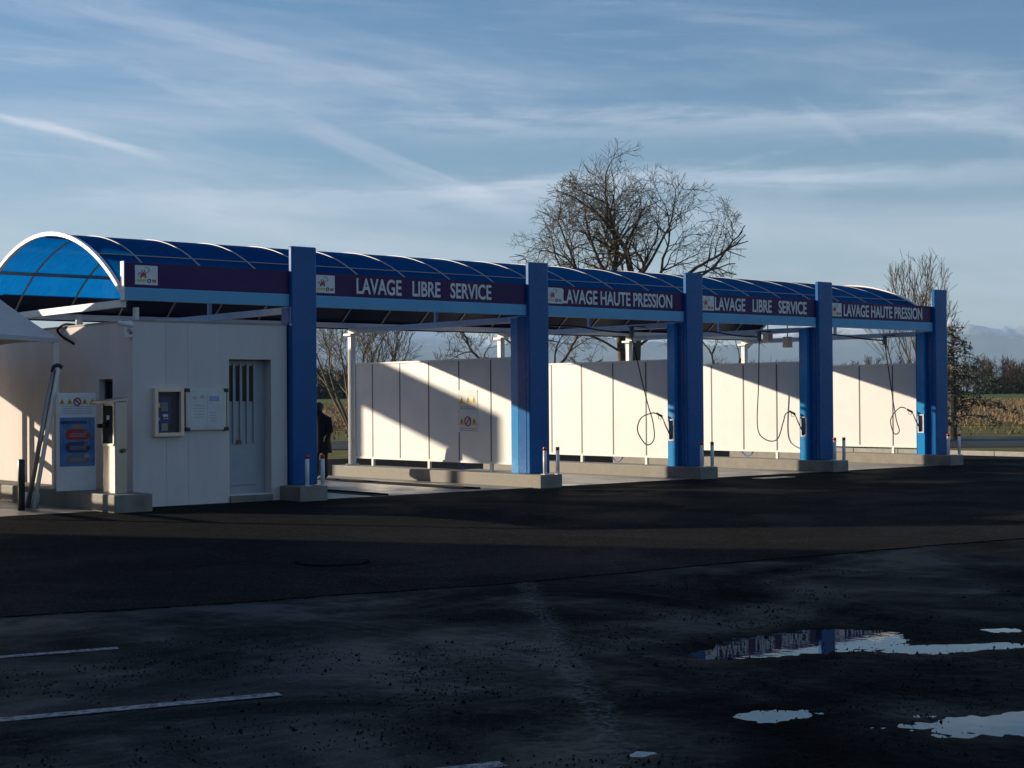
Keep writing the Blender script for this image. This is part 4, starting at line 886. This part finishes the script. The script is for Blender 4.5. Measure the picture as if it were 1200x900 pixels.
# far wood along the edge of the fields: reads as one mass
def far_wood():
    V = []; Fq = []; r = np.random.default_rng(5)
    def seg(a_, b_, w0, w1):
        t_ = b_-a_; sd = np.array([c_, -s_, 0]); V.extend([a_-sd*w0, a_+sd*w0, b_+sd*w1, b_-sd*w1]); k = len(V); Fq.append((k-4, k-3, k-2, k-1))
        dp_ = np.array([s_, c_, 0]); V.extend([a_-dp_*w0, a_+dp_*w0, b_+dp_*w1, b_-dp_*w1]); k = len(V); Fq.append((k-4, k-3, k-2, k-1))
    for i in range(560):
        X_ = r.uniform(-150, 190); Y_ = r.uniform(392, 480); x, y = FW(X_, Y_); z = float(H(Y_))-.1; h = r.uniform(7.0, 11.5)*(1.12 if X_ > 100 else .95); b0 = np.array([x, y, z]); q = b0
        for j in range(4): q2 = b0+np.array([r.normal(0, .2), r.normal(0, .2), h*.8*(j+1)/4]); seg(q, q2, .16-.03*j, .13-.03*j); q = q2
        sprd = r.uniform(.55, 1.25)
        for j in range(34):
            f = r.uniform(.10, .98); p = b0+np.array([0, 0, h*.8*f]); a_ = r.uniform(0, 6.28); l = r.uniform(1., 3.2)*(1.15-f*.6); e = p+np.array([math.cos(a_)*l*sprd, math.sin(a_)*l*sprd, l*(1.15-.5*sprd)]); seg(p, e, .09, .05)
            for _ in range(3): g = p+(e-p)*r.uniform(.3, .9); seg(g, g+r.normal(0, .6, 3)+np.array([0, 0, .6]), .06, .035)
    o = arr_mesh('far_wood', V, Fq, M['bark_far']); tag(o, 'far brown bare wood along the edge of the fields', 'wood', kind='stuff')
    V, F3 = [], []
    for i in range(420):
        X_ = r.uniform(-150, 190); Y_ = r.uniform(387, 450); x, y = FW(X_, Y_); z = float(H(Y_))-.1; h = r.uniform(2.0, 4.5) if i % 5 else r.uniform(4, 8); m_ = 200
        f = r.random(m_); w = (1.6-.9*f)*h*.28; q = np.stack([x+r.normal(0, 1, m_)*w, y+r.normal(0, 1, m_)*w, z+f*h], 1); dd = r.normal(0, .45, (m_, 2, 3))
        V.append(np.stack([q, q+dd[:, 0], q+dd[:, 1]], 1))
    V = np.concatenate(V).reshape(-1, 3); o = arr_mesh('far_thicket', V, np.arange(len(V)).reshape(-1, 3), M['needles']); tag(o, 'dark evergreen thicket under the far bare wood', 'thicket', kind='stuff')
M['bark_far'] = mat('bark_far', (.11, .078, .055), (.17, .125, .085), .95, None, .12, spec=.1)
far_wood()

# ------------------------------------------------------------------ snow mountains and the air in front of them
def mountain_mat():
    m, nd, lk, bs = newmat('snowy_mountain'); bs.inputs['Roughness'].default_value = .9; bs.inputs['Specular IOR Level'].default_value = .1
    g = N(nd, 'ShaderNodeNewGeometry'); sp = N(nd, 'ShaderNodeSeparateXYZ'); lk.new(g.outputs['Position'], sp.inputs[0])
    n1 = noise(nd, lk, .0011, 7, .62); h = mth(nd, lk, 'MULTIPLY_ADD', n1, 900., sp.outputs[2]); f = mrange(nd, lk, h, 1290, 1470)
    lk.new(mixc(nd, lk, f, (.045, .052, .05), (.75, .76, .80)), bs.inputs['Base Color']); return m
def mountains():
    nx, ny = 360, 60; xs = np.linspace(-13000, 13000, nx); ys = np.linspace(17000, 27000, ny); gx, gy = np.meshgrid(xs, ys)
    rid = 0; amp = 1.; s = 1/3800.
    for o_ in range(6): rid = rid+amp*(1-np.abs(2*vnoise(gx+5000, gy, s, 60+o_)-1)); amp *= .5; s *= 2.05
    rid /= 1.95; t_ = (gy-17000)/10000; env = np.clip(t_*1.9, 0, 1)**.8; crest = 960+330*vnoise(gx, gy*0, 1/2600., 90)+170*vnoise(gx, gy*0, 1/700., 91)
    z = crest*(.30+.80*rid**1.3)*env-40
    a_, b_ = FW(gx, gy); v = np.stack([a_.ravel(), b_.ravel(), z.ravel()], 1); i = (np.arange(ny-1)[:, None]*nx+np.arange(nx-1)[None]).ravel()
    o = arr_mesh('mountains', v, np.stack([i, i+1, i+nx+1, i+nx], 1), mountain_mat(), smooth=True); tag(o, kind='structure'); return float(z.max())
zmax = mountains()
def haze(density, top):
    mb = MB(); pts = [FW(x, y) for x, y in ((-42000, -900), (42000, -900), (42000, 52000), (-42000, 52000))]
    mb.prism([(x, y, -45) for x, y in pts], (0, 0, top+45))
    m = bpy.data.materials.new('pale_air'); m.use_nodes = True; nd, lk = m.node_tree.nodes, m.node_tree.links; nd.clear()
    pv = N(nd, 'ShaderNodeVolumePrincipled'); pv.inputs['Color'].default_value = (.50, .72, 1.0, 1); pv.inputs['Density'].default_value = density; pv.inputs['Anisotropy'].default_value = 0.0
    o_ = N(nd, 'ShaderNodeOutputMaterial'); lk.new(pv.outputs[0], o_.inputs['Volume'])
    o = mb.build('haze', m); tag(o, 'pale blue air between the wash and the mountains', 'haze', kind='stuff')
haze(4.2e-5, zmax+30)
